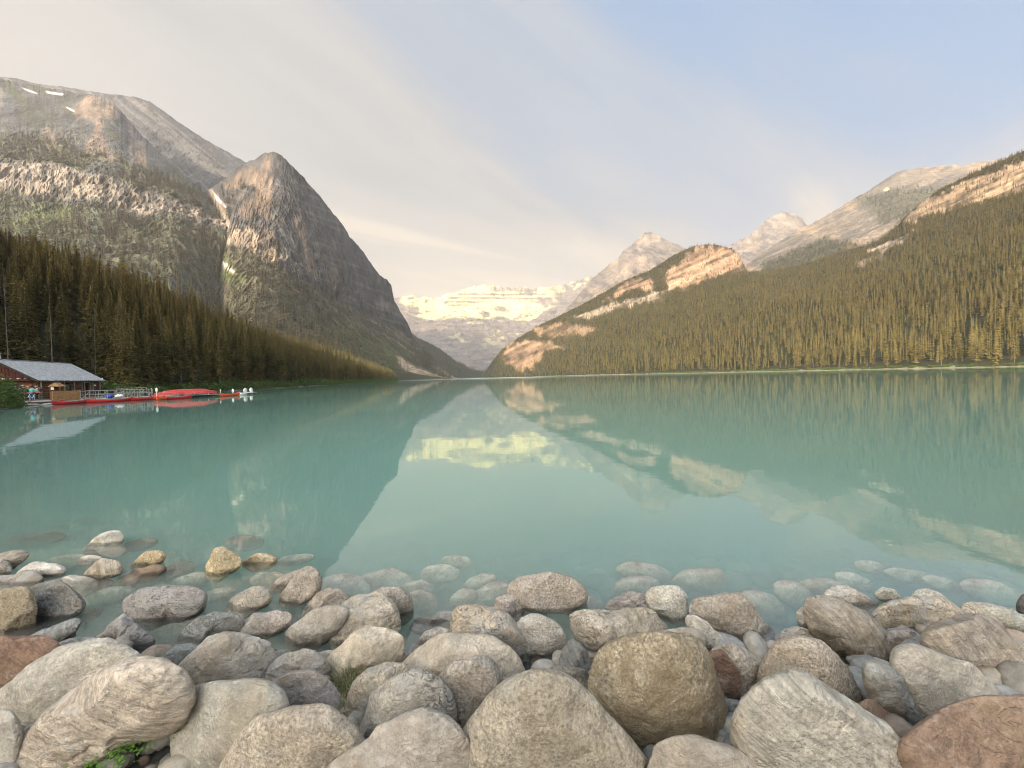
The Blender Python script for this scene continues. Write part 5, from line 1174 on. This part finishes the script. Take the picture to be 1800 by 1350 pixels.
    MB().box((L / 2, hw, RZ + .05), (L + .2, .22, .05)).build('ridge_cap', M_sh, rf)
    ch = MB().bar((2.2, hw + .9, RZ - .9), (2.2, hw + .9, RZ + .75), .11, 10).bar((2.2, hw + .9, RZ + .75), (2.2, hw + .9, RZ + .88), .17, 10); ch.build('stove_pipe', M_metal, rf, True)
    MB().ball((10.3, ov - .32, 1.98), .13).build('wall_lantern', M_white, root, True)
    MB().ball((L - .25, .05, EZ + .22), .10, (.8, .8, 1.5)).bar((L - .25, .05, EZ - .05), (L - .25, .05, EZ + .12), .04).build('roof_lamp', M_white, root, True)
build_boathouse()

DZ = 0.35
def X_(px, Y): return (px - 900) / FPX * Y
def pt(px, Y, z=0.0): return Vector((X_(px, Y), Y, z))
# ------------------------------------------------------------------ decks
def deck(name, label, a, b, width, z, plank=.14, side=1, mat=None, piles=True, skirt=.22):
    """a walkway from a to b; planks run across"""
    a, b = Vector(a), Vector(b); d = b - a; L = d.length; rz = math.atan2(d.y, d.x); root = empty(name, (a.x, a.y, z), rz); tag(root, label, 'deck')
    for k in range(int(L / plank)):
        MB().box((plank * (k + .5), side * width / 2, -.02 + random.uniform(-.004, .004)), (plank * .92, width, .04)).build('plank', mat or M_greyw, root)
    MB().box((L / 2, side * .04, -.04 - skirt / 2), (L, .06, skirt)).box((L / 2, side * (width - .04), -.04 - skirt / 2), (L, .06, skirt)).box((L / 2, side * width / 2, -.10), (L, .08, .12)).build('bearer', M_trim, root)
    if piles:
        for k in range(int(L / 2) + 1):
            for yy in (.15, width - .15): MB().bar((min(L - .1, .1 + k * 2), side * yy, -.1), (min(L - .1, .1 + k * 2), side * yy, -1.3), .08, 7).build('pile', M_trim, root, True)
    return root
deck('wooden_deck', 'weathered grey plank deck in front of the boathouse where visitors queue', (-50.3, 37.6, 0), (-48.6, 40.2, 0), 7.0, DZ, .16)
deck('wooden_deck', 'long grey walkway with silver railings behind the moored red canoes', (-48.5, 39.9, 0), (-43.6, 48.8, 0), 4.2, DZ, .2)
deck('wooden_deck', 'low weathered float under the stacked red canoes', pt(272, 45.2), pt(386, 52.2), 2.6, .30, .2)
deck('wooden_deck', 'narrow pale float between the stacked canoes and the white boats', pt(386, 51.0), pt(452, 58.5), 1.2, .24, .2, piles=False, skirt=.12)

# ------------------------------------------------------------------ canoes
def canoe_mesh(L=4.9, W=.86, H=.36, rise=.24, closed=False):
    N, K = 22, 9; V = []; F = []
    for shell in (0, 1):
        for i in range(N + 1):
            t_ = -1 + 2 * i / N; w = W / 2 * max(0.02, (1 - abs(t_) ** 2.3)) - (0.022 if shell else 0); sh = H + rise * abs(t_) ** 4; keel = .05 * abs(t_) ** 6 * 3 + (0.025 if shell else 0)
            w = max(w, 0.004)
            for j in range(K):
                a = math.pi * j / (K - 1); c, s = math.cos(a), math.sin(a)
                y = -w * (abs(c) ** .62) * (1 if c > 0 else -1); z = sh - (sh - keel) * (s ** .72)
                V.append((t_ * L / 2 * (1 - (.015 if shell else 0)), y, z))
    S = (N + 1) * K
    for i in range(N):
        for j in range(K - 1):
            a = i * K + j; F.append((a, a + 1, a + K + 1, a + K)); a += S; F.append((a, a + K, a + K + 1, a + 1))
        for j in (0, K - 1):
            a = i * K + j; F.append((a, a + K, a + K + S, a + S))
    return npmesh('hull', V, F)
ME_CANOE = canoe_mesh()
def gun_mesh(L=4.9, W=.86, H=.36, rise=.24):
    m = MB()
    for sg in (-1, 1):
        p = None
        for i in range(17):
            t_ = -1 + 2 * i / 16; q = (t_ * L / 2, sg * W / 2 * max(.02, 1 - abs(t_) ** 2.3), H + rise * abs(t_) ** 4)
            if p: m.bar(p, q, .018, 5)
            p = q
    return m
_g = gun_mesh(); _o = _g.build('gunwale', M_greyw); ME_GUN = _o.data; bpy.data.objects.remove(_o)
_o = MB().box((-1.1, 0, .27), (.22, .66, .03)).box((1.1, 0, .27), (.22, .66, .03)).build('seat', M_greyw); ME_SEAT = _o.data; bpy.data.objects.remove(_o)
def canoe(a, b, label, mat=M_red, z=-0.06, inv=False, group=None, scale=None, gun=True, cat='canoe'):
    a, b = Vector(a), Vector(b); d = b - a; o = empty('canoe', ((a.x + b.x) / 2, (a.y + b.y) / 2, z), math.atan2(d.y, d.x)); s = d.length / 4.9; o.scale = (s, 1, 1)
    if inv: o.rotation_euler.x = math.pi; o.location.z = z + .5
    if scale: o.scale = (s, scale, scale)
    h = bpy.data.objects.new('hull', ME_CANOE); COL.objects.link(h); h.parent = o
    if not ME_CANOE.materials: ME_CANOE.materials.append(mat)
    h.material_slots[0].link = 'OBJECT'; h.material_slots[0].material = mat
    if gun: link('gunwale', ME_GUN, None, o)
    if not inv: link('seat', ME_SEAT, None, o)
    tag(o, label, cat, group); return o
G = 'red canoes at the dock'
canoe(pt(90, 37.4), pt(154, 40.4), 'bright red canoe moored in front of the tan plank screen', group=G)
canoe(pt(151, 39.9), pt(234, 43.3), 'long red canoe moored in front of the silver railings', group=G)
canoe(pt(229, 42.6), pt(269, 45.3), 'red canoe moored between the railing end and the stacked canoes', group=G)
canoe(pt(268, 43.6), pt(337, 46.6), 'red canoe afloat right below the upside-down stack', group=G)
canoe(pt(386, 49.8), pt(421, 53.4), 'red canoe tied up beyond the stack, nearest the white boats', M_orange, group=G)
canoe(pt(104, 38.9), pt(168, 42.0), 'dark red canoe tied up close behind the one by the plank screen', group=G)
G2 = 'upside-down red canoes stacked on the float'
canoe(pt(270, 45.6), pt(336, 48.6), 'faded red canoe upside down at the near end of the stack', M_redf, .38, True, G2)
canoe(pt(318, 47.6), pt(381, 51.2), 'faded red canoe upside down at the far end of the stack', M_redf, .40, True, G2)
canoe(pt(284, 47.6), pt(352, 51.4), 'red canoe upside down in the back row of the stack', M_redf, .55, True, G2)
canoe(pt(296, 46.8), pt(366, 50.6), 'red canoe lying on top of the upside-down stack', M_redf, .66, True, G2)
rk = empty('canoe_rack', pt(325, 48.2, .30)); tag(rk, 'low white-posted rack that carries the upside-down canoes', 'rack')
for px in (289, 312, 341, 366):
    p = pt(px, 45.6 + (px - 270) * .056, 0) - rk.location; MB().bar((p.x, p.y, .0), (p.x, p.y, .62), .05, 6).bar((p.x, p.y, .55), (p.x - 1.0, p.y + .8, .55), .04, 6).build('post', M_white, rk)
# kayak tip and white boats with tall round ends
k = canoe(pt(276, 42.9), pt(290, 44.4), 'small orange boat bow poking out beside the stacked canoes', M_orange, -.02, group=None, gun=False, cat='kayak'); k.name = 'kayak'
def white_boat(a, b, label):
    a, b = Vector(a), Vector(b); d = b - a; o = empty('rowing_boat', (a.x, a.y, -.08), math.atan2(d.y, d.x)); L = d.length
    m = MB(); V = []; N = 16
    h = canoe_mesh(L, .9, .42, .10); h.transform(Matrix.Translation((L / 2, 0, 0))); link('hull', h, M_white, o)
    MB().ball((L * .80, 0, .72), .36, (.9, .45, 1.05), 3).bar((L * .80, 0, .2), (L * .80, 0, .6), .16, 9, .10).build('figurehead', M_white, o, True)
    MB().box((L * .45, 0, .33), (.25, .7, .03)).build('seat', M_greyw, o); tag(o, label, 'boat', 'white boats at the end of the dock')
white_boat(pt(418, 54.4), pt(434, 56.0), 'white boat with a tall rounded end, nearer the red canoe')
white_boat(pt(430, 57.6), pt(444, 59.6), 'white boat with a tall rounded end, last one on the dock')

# ------------------------------------------------------------------ plank screen, kiosk, railings, signs
def plank_screen():
    a, b = pt(93.5, 39.0), pt(141.5, 41.2); d = b - a; root = empty('plank_screen', (a.x, a.y, DZ), math.atan2(d.y, d.x)); tag(root, 'tan upright plank screen fence on the deck behind the nearest red canoe', 'fence'); L = d.length; n = 17
    for k in range(n): MB().box((L * (k + .5) / n, random.uniform(-.01, .01), .53 + random.uniform(-.015, .015)), (L / n * .92, .025, 1.06)).build('plank', M_tan, root)
    MB().box((L / 2, .035, .85), (L, .04, .08)).box((L / 2, .035, .25), (L, .04, .08)).build('rail', M_tan, root)
    for x in (0, L / 2, L): MB().box((x, .06, .52), (.09, .09, 1.1)).build('post', M_tan, root)
plank_screen()
def kiosk():
    c = pt(100.5, 42.2); root = empty('ticket_kiosk', (c.x, c.y, DZ), R(25)); tag(root, 'small wooden kiosk with a tan gable roof standing behind the plank screen', 'kiosk')
    MB().box((0, 0, .5), (.8, .7, 1.0)).build('counter', M_log, root); MB().box((0, .3, 1.3), (.8, .06, .6)).build('back_panel', M_board, root)
    for x in (-.38, .38): MB().box((x, -.33, 0.8), (.07, .07, 1.5)).build('post', M_log, root)
    m = MB(); m.poly([(-.52, -.5, 1.55), (.52, -.5, 1.55), (0, -.5, 2.0)], (0, 1.0, 0)); m.build('roof', M_tan, root)
    MB().box((-.18, -.40, 1.35), (.24, .02, .30)).build('notice', M_white, root)
kiosk()
def railing(label, a, b, z, n, brace=True, h=.95):
    d = b - a; root = empty('railing', (a.x, a.y, z), math.atan2(d.y, d.x)); L = d.length; tag(root, label, 'railing', 'silver railings on the walkway')
    for k in range(n + 1): MB().bar((L * k / n, 0, 0), (L * k / n, 0, h), .030, 6).build('post', M_metal, root)
    for zz in (h, h * .55): MB().bar((0, 0, zz), (L, 0, zz), .026, 6).build('rail', M_metal, root)
    if brace:
        for k in range(n):
            if k % 2 == 0: MB().bar((L * k / n, 0, 0.02), (L * (k + 1) / n, 0, h * .95), .026, 6).build('brace', M_metal, root)
railing('silver railing with slanting braces along the front of the walkway', pt(141, 41.0), pt(232, 44.4), DZ, 6)
railing('silver railing with slanting braces nearest the stacked red canoes', pt(228, 44.2), pt(268, 46.4), DZ, 5)
railing('silver railing along the back of the walkway by the trees', pt(150, 45.5), pt(262, 50.0), DZ, 7, False)
railing('low white dock railing beside the ramp at the walkway end', pt(205, 46.4), pt(258, 48.4), DZ, 6, True, 1.15)
for px, Y, lb, mt in ((192, 43.6, 'bundle of blue tarpaulin lying behind the railing', M_blue), (209, 44.6, 'crumpled white boat cover behind the railing', M_white)):
    c = pt(px, Y, DZ + .22); m = MB().ball((0, 0, 0), .36, (1.1, .7, .62), 3)
    for v in m.bm.verts: v.co += v.normal * .06 * math.sin(v.co.x * 21 + v.co.z * 17)
    o = m.build('boat_cover' if mt is M_white else 'tarpaulin', mt, None, True); o.location = c; tag(o, lb, 'tarp')
def post_sign(px, Y, z, h, r, lb, mat, name='sign_post'):
    c = pt(px, Y, z); root = empty(name, c); tag(root, lb, 'sign'); MB().bar((0, 0, 0), (0, 0, h), .035, 6).build('post', M_white if mat is M_white else M_greyw, root); MB().ball((0, 0, h + r * .6), r, (.75, .25, 1.3), 2).build('sign_face', mat, root, True)
post_sign(275, 45.0, .3, .75, .22, 'white oval sign on a post at the near end of the stacked canoes', M_white)
post_sign(266, 46.6, .35, .85, .12, 'small pale sign on the last railing post', M_metal)
post_sign(387, 51.6, .25, .55, .10, 'slim pale post at the far end of the stacked canoes', M_white)
post_sign(409, 54.4, .25, .28, .24, 'squat white bollard on the narrow float before the white boats', M_white)
# rope barrier in front of the queue
def rope_barrier():
    pts = [pt(33, 39.2, DZ), pt(42.5, 39.9, DZ), pt(51.5, 40.6, DZ), pt(60, 41.2, DZ)]; root = empty('rope_barrier', pts[0]); tag(root, 'white rope barrier drooping between posts in front of the queue', 'barrier')
    for p in pts: q = p - pts[0]; MB().bar(q, q + Vector((0, 0, .8)), .03, 6).build('post', M_greyw, root)
    for a, b in zip(pts[:-1], pts[1:]):
        m = MB(); pr = None
        for i in range(9):
            s = i / 8; q = (a - pts[0]).lerp(b - pts[0], s) + Vector((0, 0, .76 - .38 * (1 - (2 * s - 1) ** 2)))
            if pr: m.bar(pr, q, .022, 5)
            pr = q
        m.build('rope', M_white, root)
rope_barrier()

# ------------------------------------------------------------------ visitors queuing on the deck
def cloth(name, c): return simple(name, c, 0.85, 0.15, 10)
M_skin = simple('skin', (0.42, 0.24, 0.16), 0.6); M_jean = cloth('blue_denim', (0.06, 0.13, 0.24)); M_drk = cloth('dark_cloth', (0.018, 0.018, 0.022)); M_hair = cloth('dark_hair', (0.03, 0.02, 0.015)); M_khaki = cloth('khaki_cloth', (0.20, 0.16, 0.11))
def skin_mesh(name, verts, edges, radii, root=0):
    me = bpy.data.meshes.new(name); me.from_pydata([Vector(v) for v in verts], edges, []); o = bpy.data.objects.new(name, me); COL.objects.link(o)
    o.modifiers.new('s', 'SKIN'); sv_ = me.skin_vertices[0].data
    for i, r in enumerate(radii): sv_[i].radius = (r, r) if not isinstance(r, tuple) else r; sv_[i].use_root = (i == root)
    o.modifiers.new('sub', 'SUBSURF').levels = 1; o.modifiers['sub'].render_levels = 1
    dg = bpy.context.evaluated_depsgraph_get(); m2 = bpy.data.meshes.new_from_object(o.evaluated_get(dg)); bpy.data.objects.remove(o); m2.polygons.foreach_set('use_smooth', [True] * len(m2.polygons)); return m2
def person(px, Y, face, top, legs, label, hat=None, pack=None, arms='down', h=1.66, lean=0.0):
    root = empty('person', pt(px, Y, DZ), R(face)); s = h / 1.75; root.scale = (s, s, s); tag(root, label, 'person')
    la = {'down': [(.23, .02, 1.12), (.25, .08, .86)], 'up': [(.26, .16, 1.28), (.16, .28, 1.50)], 'hold': [(.24, .05, 1.14), (.14, .26, 1.12)]}[arms]
    V = [(0, 0, .95), (0, 0, 1.15), (0, .0, 1.38), (0, .01, 1.50), (0, .02, 1.60), (0, .03, 1.70)]; E_ = [(0, 1), (1, 2), (2, 3), (3, 4), (4, 5)]; Rr = [(.15, .11), (.135, .10), (.15, .10), .055, (.085, .10), .075]
    for sg in (-1, 1):
        k = len(V); V += [(sg * .17, 0, 1.41), (sg * la[0][0], la[0][1], la[0][2]), (sg * la[1][0], la[1][1], la[1][2]), (sg * la[1][0], la[1][1] + .05, la[1][2] - .08)]; E_ += [(2, k), (k, k + 1), (k + 1, k + 2), (k + 2, k + 3)]; Rr += [.06, .045, .034, .030]
        k = len(V); V += [(sg * .09, 0, .88), (sg * .10, .02, .50), (sg * .11, -.01, .08), (sg * .11, .13, .03)]; E_ += [(0, k), (k, k + 1), (k + 1, k + 2), (k + 2, k + 3)]; Rr += [.085, .06, .042, .035]
    link('body', skin_mesh('body', V, E_, Rr), M_skin, root)
    # shirt and trousers follow the body a little outside it
    tv = [(0, 0, .93), (0, 0, 1.15), (0, 0, 1.37), (0, .005, 1.46)]; te = [(0, 1), (1, 2), (2, 3)]; tr = [(.165, .125), (.155, .12), (.17, .12), .075]
    for sg in (-1, 1): k = len(tv); tv += [(sg * .175, 0, 1.40), (sg * la[0][0], la[0][1], la[0][2]), (sg * (la[0][0] * .4 + la[1][0] * .6), la[0][1] * .4 + la[1][1] * .6, la[0][2] * .4 + la[1][2] * .6)]; te += [(2, k), (k, k + 1), (k + 1, k + 2)]; tr += [.078, .062, .052]
    link('jacket', skin_mesh('jacket', tv, te, tr), cloth('top_cloth', top), root)
    lv = [(0, 0, .96)]; le = []; lr_ = [(.165, .125)]
    for sg in (-1, 1): k = len(lv); lv += [(sg * .09, 0, .86), (sg * .10, .02, .50), (sg * .11, -.01, .12)]; le += [(0, k), (k, k + 1), (k + 1, k + 2)]; lr_ += [.105, .078, .062]
    link('trousers', skin_mesh('trousers', lv, le, lr_), legs, root)
    hd = MB().ball((0, .005, 1.665), .105, (.92, 1.05, 1.0), 2)
    for v in list(hd.bm.verts):
        if v.co.y > .05 and v.co.z < 1.70: v.co.y = .05
    hd.build('hair', M_hair, root, True)
    if hat: m = MB().ball((0, .01, 1.73), .115, (1, 1.1, .6), 2).box((0, .14, 1.71), (.17, .15, .02)); m.build('cap', cloth('hat_cloth', hat), root, True)
    if pack: m = MB().ball((0, -.20, 1.22), .19, (.85, .6, 1.3), 2); m.build('backpack', cloth('pack_cloth', pack), root, True)
person(16, 41.8, 200, (.55, .52, .48), M_drk, 'person in a pale top half hidden by the shrub, leftmost of the queue', hat=(.5, .4, .35), pack=None, arms='hold')
person(22, 42.6, 160, (.30, .27, .25), M_drk, 'person in grey wearing a white backpack, behind the shrub', hat=None, pack=(.75, .73, .7), h=1.72)
person(27.5, 42.0, 190, (.40, .13, .07), M_drk, 'person in a rust-orange top with a pale hat', hat=(.55, .48, .42), arms='hold')
person(36, 41.2, 20, (.05, .10, .08), M_drk, 'person carrying a large green backpack', hat=(.10, .16, .15), pack=(.03, .22, .13))
person(41.5, 42.4, 170, (.02, .022, .03), M_drk, 'tall person in dark clothes with a light grey cap', hat=(.45, .42, .40), h=1.80)
person(50, 42.0, 195, (.03, .03, .045), M_drk, 'person in a dark top with a sandy orange sun hat', hat=(.62, .34, .17))
person(55.5, 41.2, 10, (.10, .60, .55), M_jean, 'person in a bright turquoise jacket and blue jeans', arms='hold')
person(65, 42.4, 150, (.62, .60, .55), M_drk, 'person in a white top raising both arms, right end of the queue', hat=(.55, .50, .40), arms='up')
person(70, 44.0, 90, (.06, .055, .045), M_khaki, 'person in dark clothes standing in the shade near the kiosk', arms='hold')

# ------------------------------------------------------------------ bank: shrubs, stones, undergrowth
def leaf_mesh(name, n, size, shape, seed, mat, bush=True):
    r = np.random.default_rng(seed); V = []; F = []
    th = r.uniform(0, 6.28, n); cz = r.uniform(-.25, 1, n) if bush else r.uniform(0, 1, n); rr = r.uniform(.55, 1.0, n) ** .5 * (1 + .22 * np.sin(th * 3 + seed) + .15 * np.sin(th * 7 + cz * 5))
    sx = np.sqrt(np.maximum(1 - cz ** 2, 0)); P = np.stack([np.cos(th) * sx * rr, np.sin(th) * sx * rr, np.maximum(cz * rr, -.1)], 1) * shape
    for p in P:
        a = r.normal(size=3); a /= np.linalg.norm(a); b = np.cross(a, r.normal(size=3)); b /= np.linalg.norm(b); s = size * r.uniform(.6, 1.4); k = len(V)
        V += [p - a * s, p + b * s * .45, p + a * s, p - b * s * .45]; F.append((k, k + 1, k + 2, k + 3))
    me = npmesh(name, V, F, smooth=False); me.materials.append(mat); return me
M_leaf = foliage_mat('shrub_leaves', (0.040, 0.075, 0.020), (0.075, 0.105, 0.030)); M_moss = foliage_mat('leafy_plant_green', (0.045, 0.11, 0.015), (0.08, 0.16, 0.025)); M_straw = foliage_mat('dry_grass_blades', (0.12, 0.125, 0.055), (0.22, 0.20, 0.09))
M_core = simple('shrub_twigs', (0.03, 0.028, 0.018), 0.9)
def shrub(px, Y, sh, lb, n=2600, size=.07, group=None):
    c = pt(px, Y, 0); z = max(0, float(ground_z(np.array([c.x]), np.array([c.y]))[0])); o = empty('shrub', (c.x, c.y, z)); tag(o, lb, 'shrub', group)
    link('leaves', leaf_mesh('leaves', n, size, np.array(sh), int(px * 3 + 999), M_leaf), None, o); m = MB()
    for i in range(9): a = i * .7; m.bar((0, 0, -.2), (math.cos(a) * sh[0] * .6, math.sin(a) * sh[1] * .6, sh[2] * .75), .03, 5, .01)
    m.build('stems', M_core, o)
shrub(-4, 34.6, (1.45, 1.4, 2.1), 'dense dark green shrub on the bank at the left edge, nearest the queue', 6000, .075)
shrub(20, 36.4, (.75, .8, .95), 'low green shrub beside the deck, right of the dense bank shrub', 2600, .07)
shrub(-30, 32.0, (2.2, 1.8, 2.4), 'large shrub on the bank cut by the left edge', 5000, .085)
def shore_rocks():
    r = random.Random(5)
    for i, (px, Y, s, lb) in enumerate(((24, 37.2, .55, 'flat pale stone on the bank below the low green shrub'), (33, 37.5, .42, 'pale stone beside the deck end at the water'), (45, 37.9, .62, 'long pale slab on the bank under the deck'), (57, 38.3, .5, 'light flat stone under the middle of the deck'),
                                       (66, 38.7, .3, 'small grey stone under the deck'), (85, 38.8, .55, 'bright wedge-shaped stone by the nearest canoe bow'), (12, 36.6, .5, 'grey stone at the foot of the dense bank shrub'))):
        V, F = ico(4); v = V * (1 + .12 * fbm(V * 1.6 + i * 5, 3, i))[:, None] * (s, s * .7, s * .28); o = link('boulder', npmesh('boulder', v, F), RM['l']); o.location = pt(px, Y, .04); o.rotation_euler = (0, 0, r.uniform(-.4, .4)); o.color = (.42, .38, .32, 1); tag(o, lb, 'rock')
shore_rocks()
def undergrowth():
    P = []; r = np.random.default_rng(8)
    for (x0, y0), (x1, y1) in zip([(-59.5, 57), (-65, 75), (-69, 100), (-80, 152), (-92, 200), (-110, 287)], [(-65, 75), (-69, 100), (-80, 152), (-92, 200), (-110, 287), (-138, 450)]):
        L = math.hypot(x1 - x0, y1 - y0)
        for k in range(int(L * 1.7)):
            s = r.random(); P.append((x0 + (x1 - x0) * s - abs(r.normal(0, 2.6)) - .4, y0 + (y1 - y0) * s))
    for (x0, y0), (x1, y1) in zip([(231, 750), (277, 450), (286, 310), (291, 210)], [(277, 450), (286, 310), (291, 210), (295, 160)]):
        for k in range(int(math.hypot(x1 - x0, y1 - y0) * 0.9)):
            s = r.random(); P.append((x0 + (x1 - x0) * s + abs(r.normal(0, 2.5)) + 2.0, y0 + (y1 - y0) * s))
    P = np.array(P); z = ground_z(P[:, 0], P[:, 1]); h = r.uniform(.4, 1.15, len(P))
    src = bpy.data.objects.new('shrub', leaf_mesh('shrub', 420, .12, np.array((1.1, 1.1, 1.0)), 77, M_leaf)); COL.objects.link(src); c = pt(214, 66, 0); c.z = float(ground_z(np.array([c.x]), np.array([c.y]))[0]); src.location = c
    tag(src, 'small rounded shrub at the water just beyond the boathouse wall', 'shrub')
    gn_forest('shore_undergrowth', np.column_stack([P, z]), h * 1.5, h * 1.8, [src])
undergrowth()
def small_plant(name, px, py, z, lb, mat, kind):
    c = Vector(atz(px, py, z)); r = np.random.default_rng(int(px)); V = []; F = []
    if kind == 'leaf':
        for i in range(900):
            p = np.array([r.normal(0, .105) , r.normal(0, .060), abs(r.normal(0, .022))]); a = r.normal(size=3); a[2] *= .4; a /= np.linalg.norm(a); b = np.cross(a, (0, 0, 1)); b /= np.linalg.norm(b) + 1e-6; s = r.uniform(.004, .009); k = len(V)
            p[2] += 0.25 * p[0]; V += [p - a * s, p + b * s * .7, p + a * s, p - b * s * .7]; F.append((k, k + 1, k + 2, k + 3))
    else:
        for i in range(520):
            p = np.array([r.normal(0, .035), r.normal(0, .05), 0]); d = np.array([r.normal(0, .6), r.normal(0, .5), 1.0]); L = r.uniform(.04, .11); q = p + d * L * .6 + (0, 0, 0); t_ = q + np.array([d[0], d[1], -.1]) * L * .5; w = np.array([.0016, .0010, 0]); k = len(V)
            V += [p - w, p + w, q + w, q - w]; F.append((k, k + 1, k + 2, k + 3)); k = len(V); V += [q - w, q + w, t_ + w * .2, t_ - w * .2]; F.append((k, k + 1, k + 2, k + 3))
    o = link(name, npmesh(name, V, F, smooth=False), mat); o.location = c; tag(o, lb, 'plant' if kind == 'leaf' else 'grass tuft')
small_plant('leafy_plant', 212, 1312, .17, 'bright green small-leaved plant under the huge tan boulder', M_moss, 'leaf')
small_plant('grass_tuft', 606, 1222, .10, 'tuft of dry yellow-green grass in a gap between beige and pink boulders', M_straw, 'grass')
small_plant('grass_tuft', 612, 1262, .06, 'wisps of dark dry grass lower in the same gap, above the dome-shaped boulder', M_straw, 'grass')

# ------------------------------------------------------------------ unseen wood added behind the beach to shade the foreground
def back_wood():
    r = np.random.default_rng(12); n = 1100; x = r.uniform(-170, 40, n); y = r.uniform(-150, -62, n); d = lake_d(x, y); ok = d > 6; x, y = x[ok], y[ok]
    h = r.uniform(19, 29, len(x)); z = ground_z(x, y) - .2; gn_forest('shade_wood', np.column_stack([x, y, z]), h, h * r.uniform(1.2, 1.6, len(x)), srcs_mid)
back_wood()
# ------------------------------------------------------------------ smoky air
def build_haze():
    def b(t, out):
        v = t.n('ShaderNodeVolumePrincipled', i_Color=(0.95, 0.95, 0.95), i_Density=HAZE_DENSITY); v.inputs['Anisotropy'].default_value = 0.3
        t.nt.nodes.remove(out) if False else None
        t.put(out, 1, v.outputs[0])
    m = material('haze_air', b)
    x0, x1, y0, y1, z0, z1 = -6500, 6500, -2500, 12500, -11, 2300
    V = [(x, y, z) for z in (z0, z1) for y in (y0, y1) for x in (x0, x1)]
    F = [(0, 2, 3, 1), (4, 5, 7, 6), (0, 1, 5, 4), (2, 6, 7, 3), (0, 4, 6, 2), (1, 3, 7, 5)]
    tag(link('haze', npmesh('haze', V, F, smooth=False), m), kind='stuff')
HAZE_DENSITY = 0.00007
build_haze()
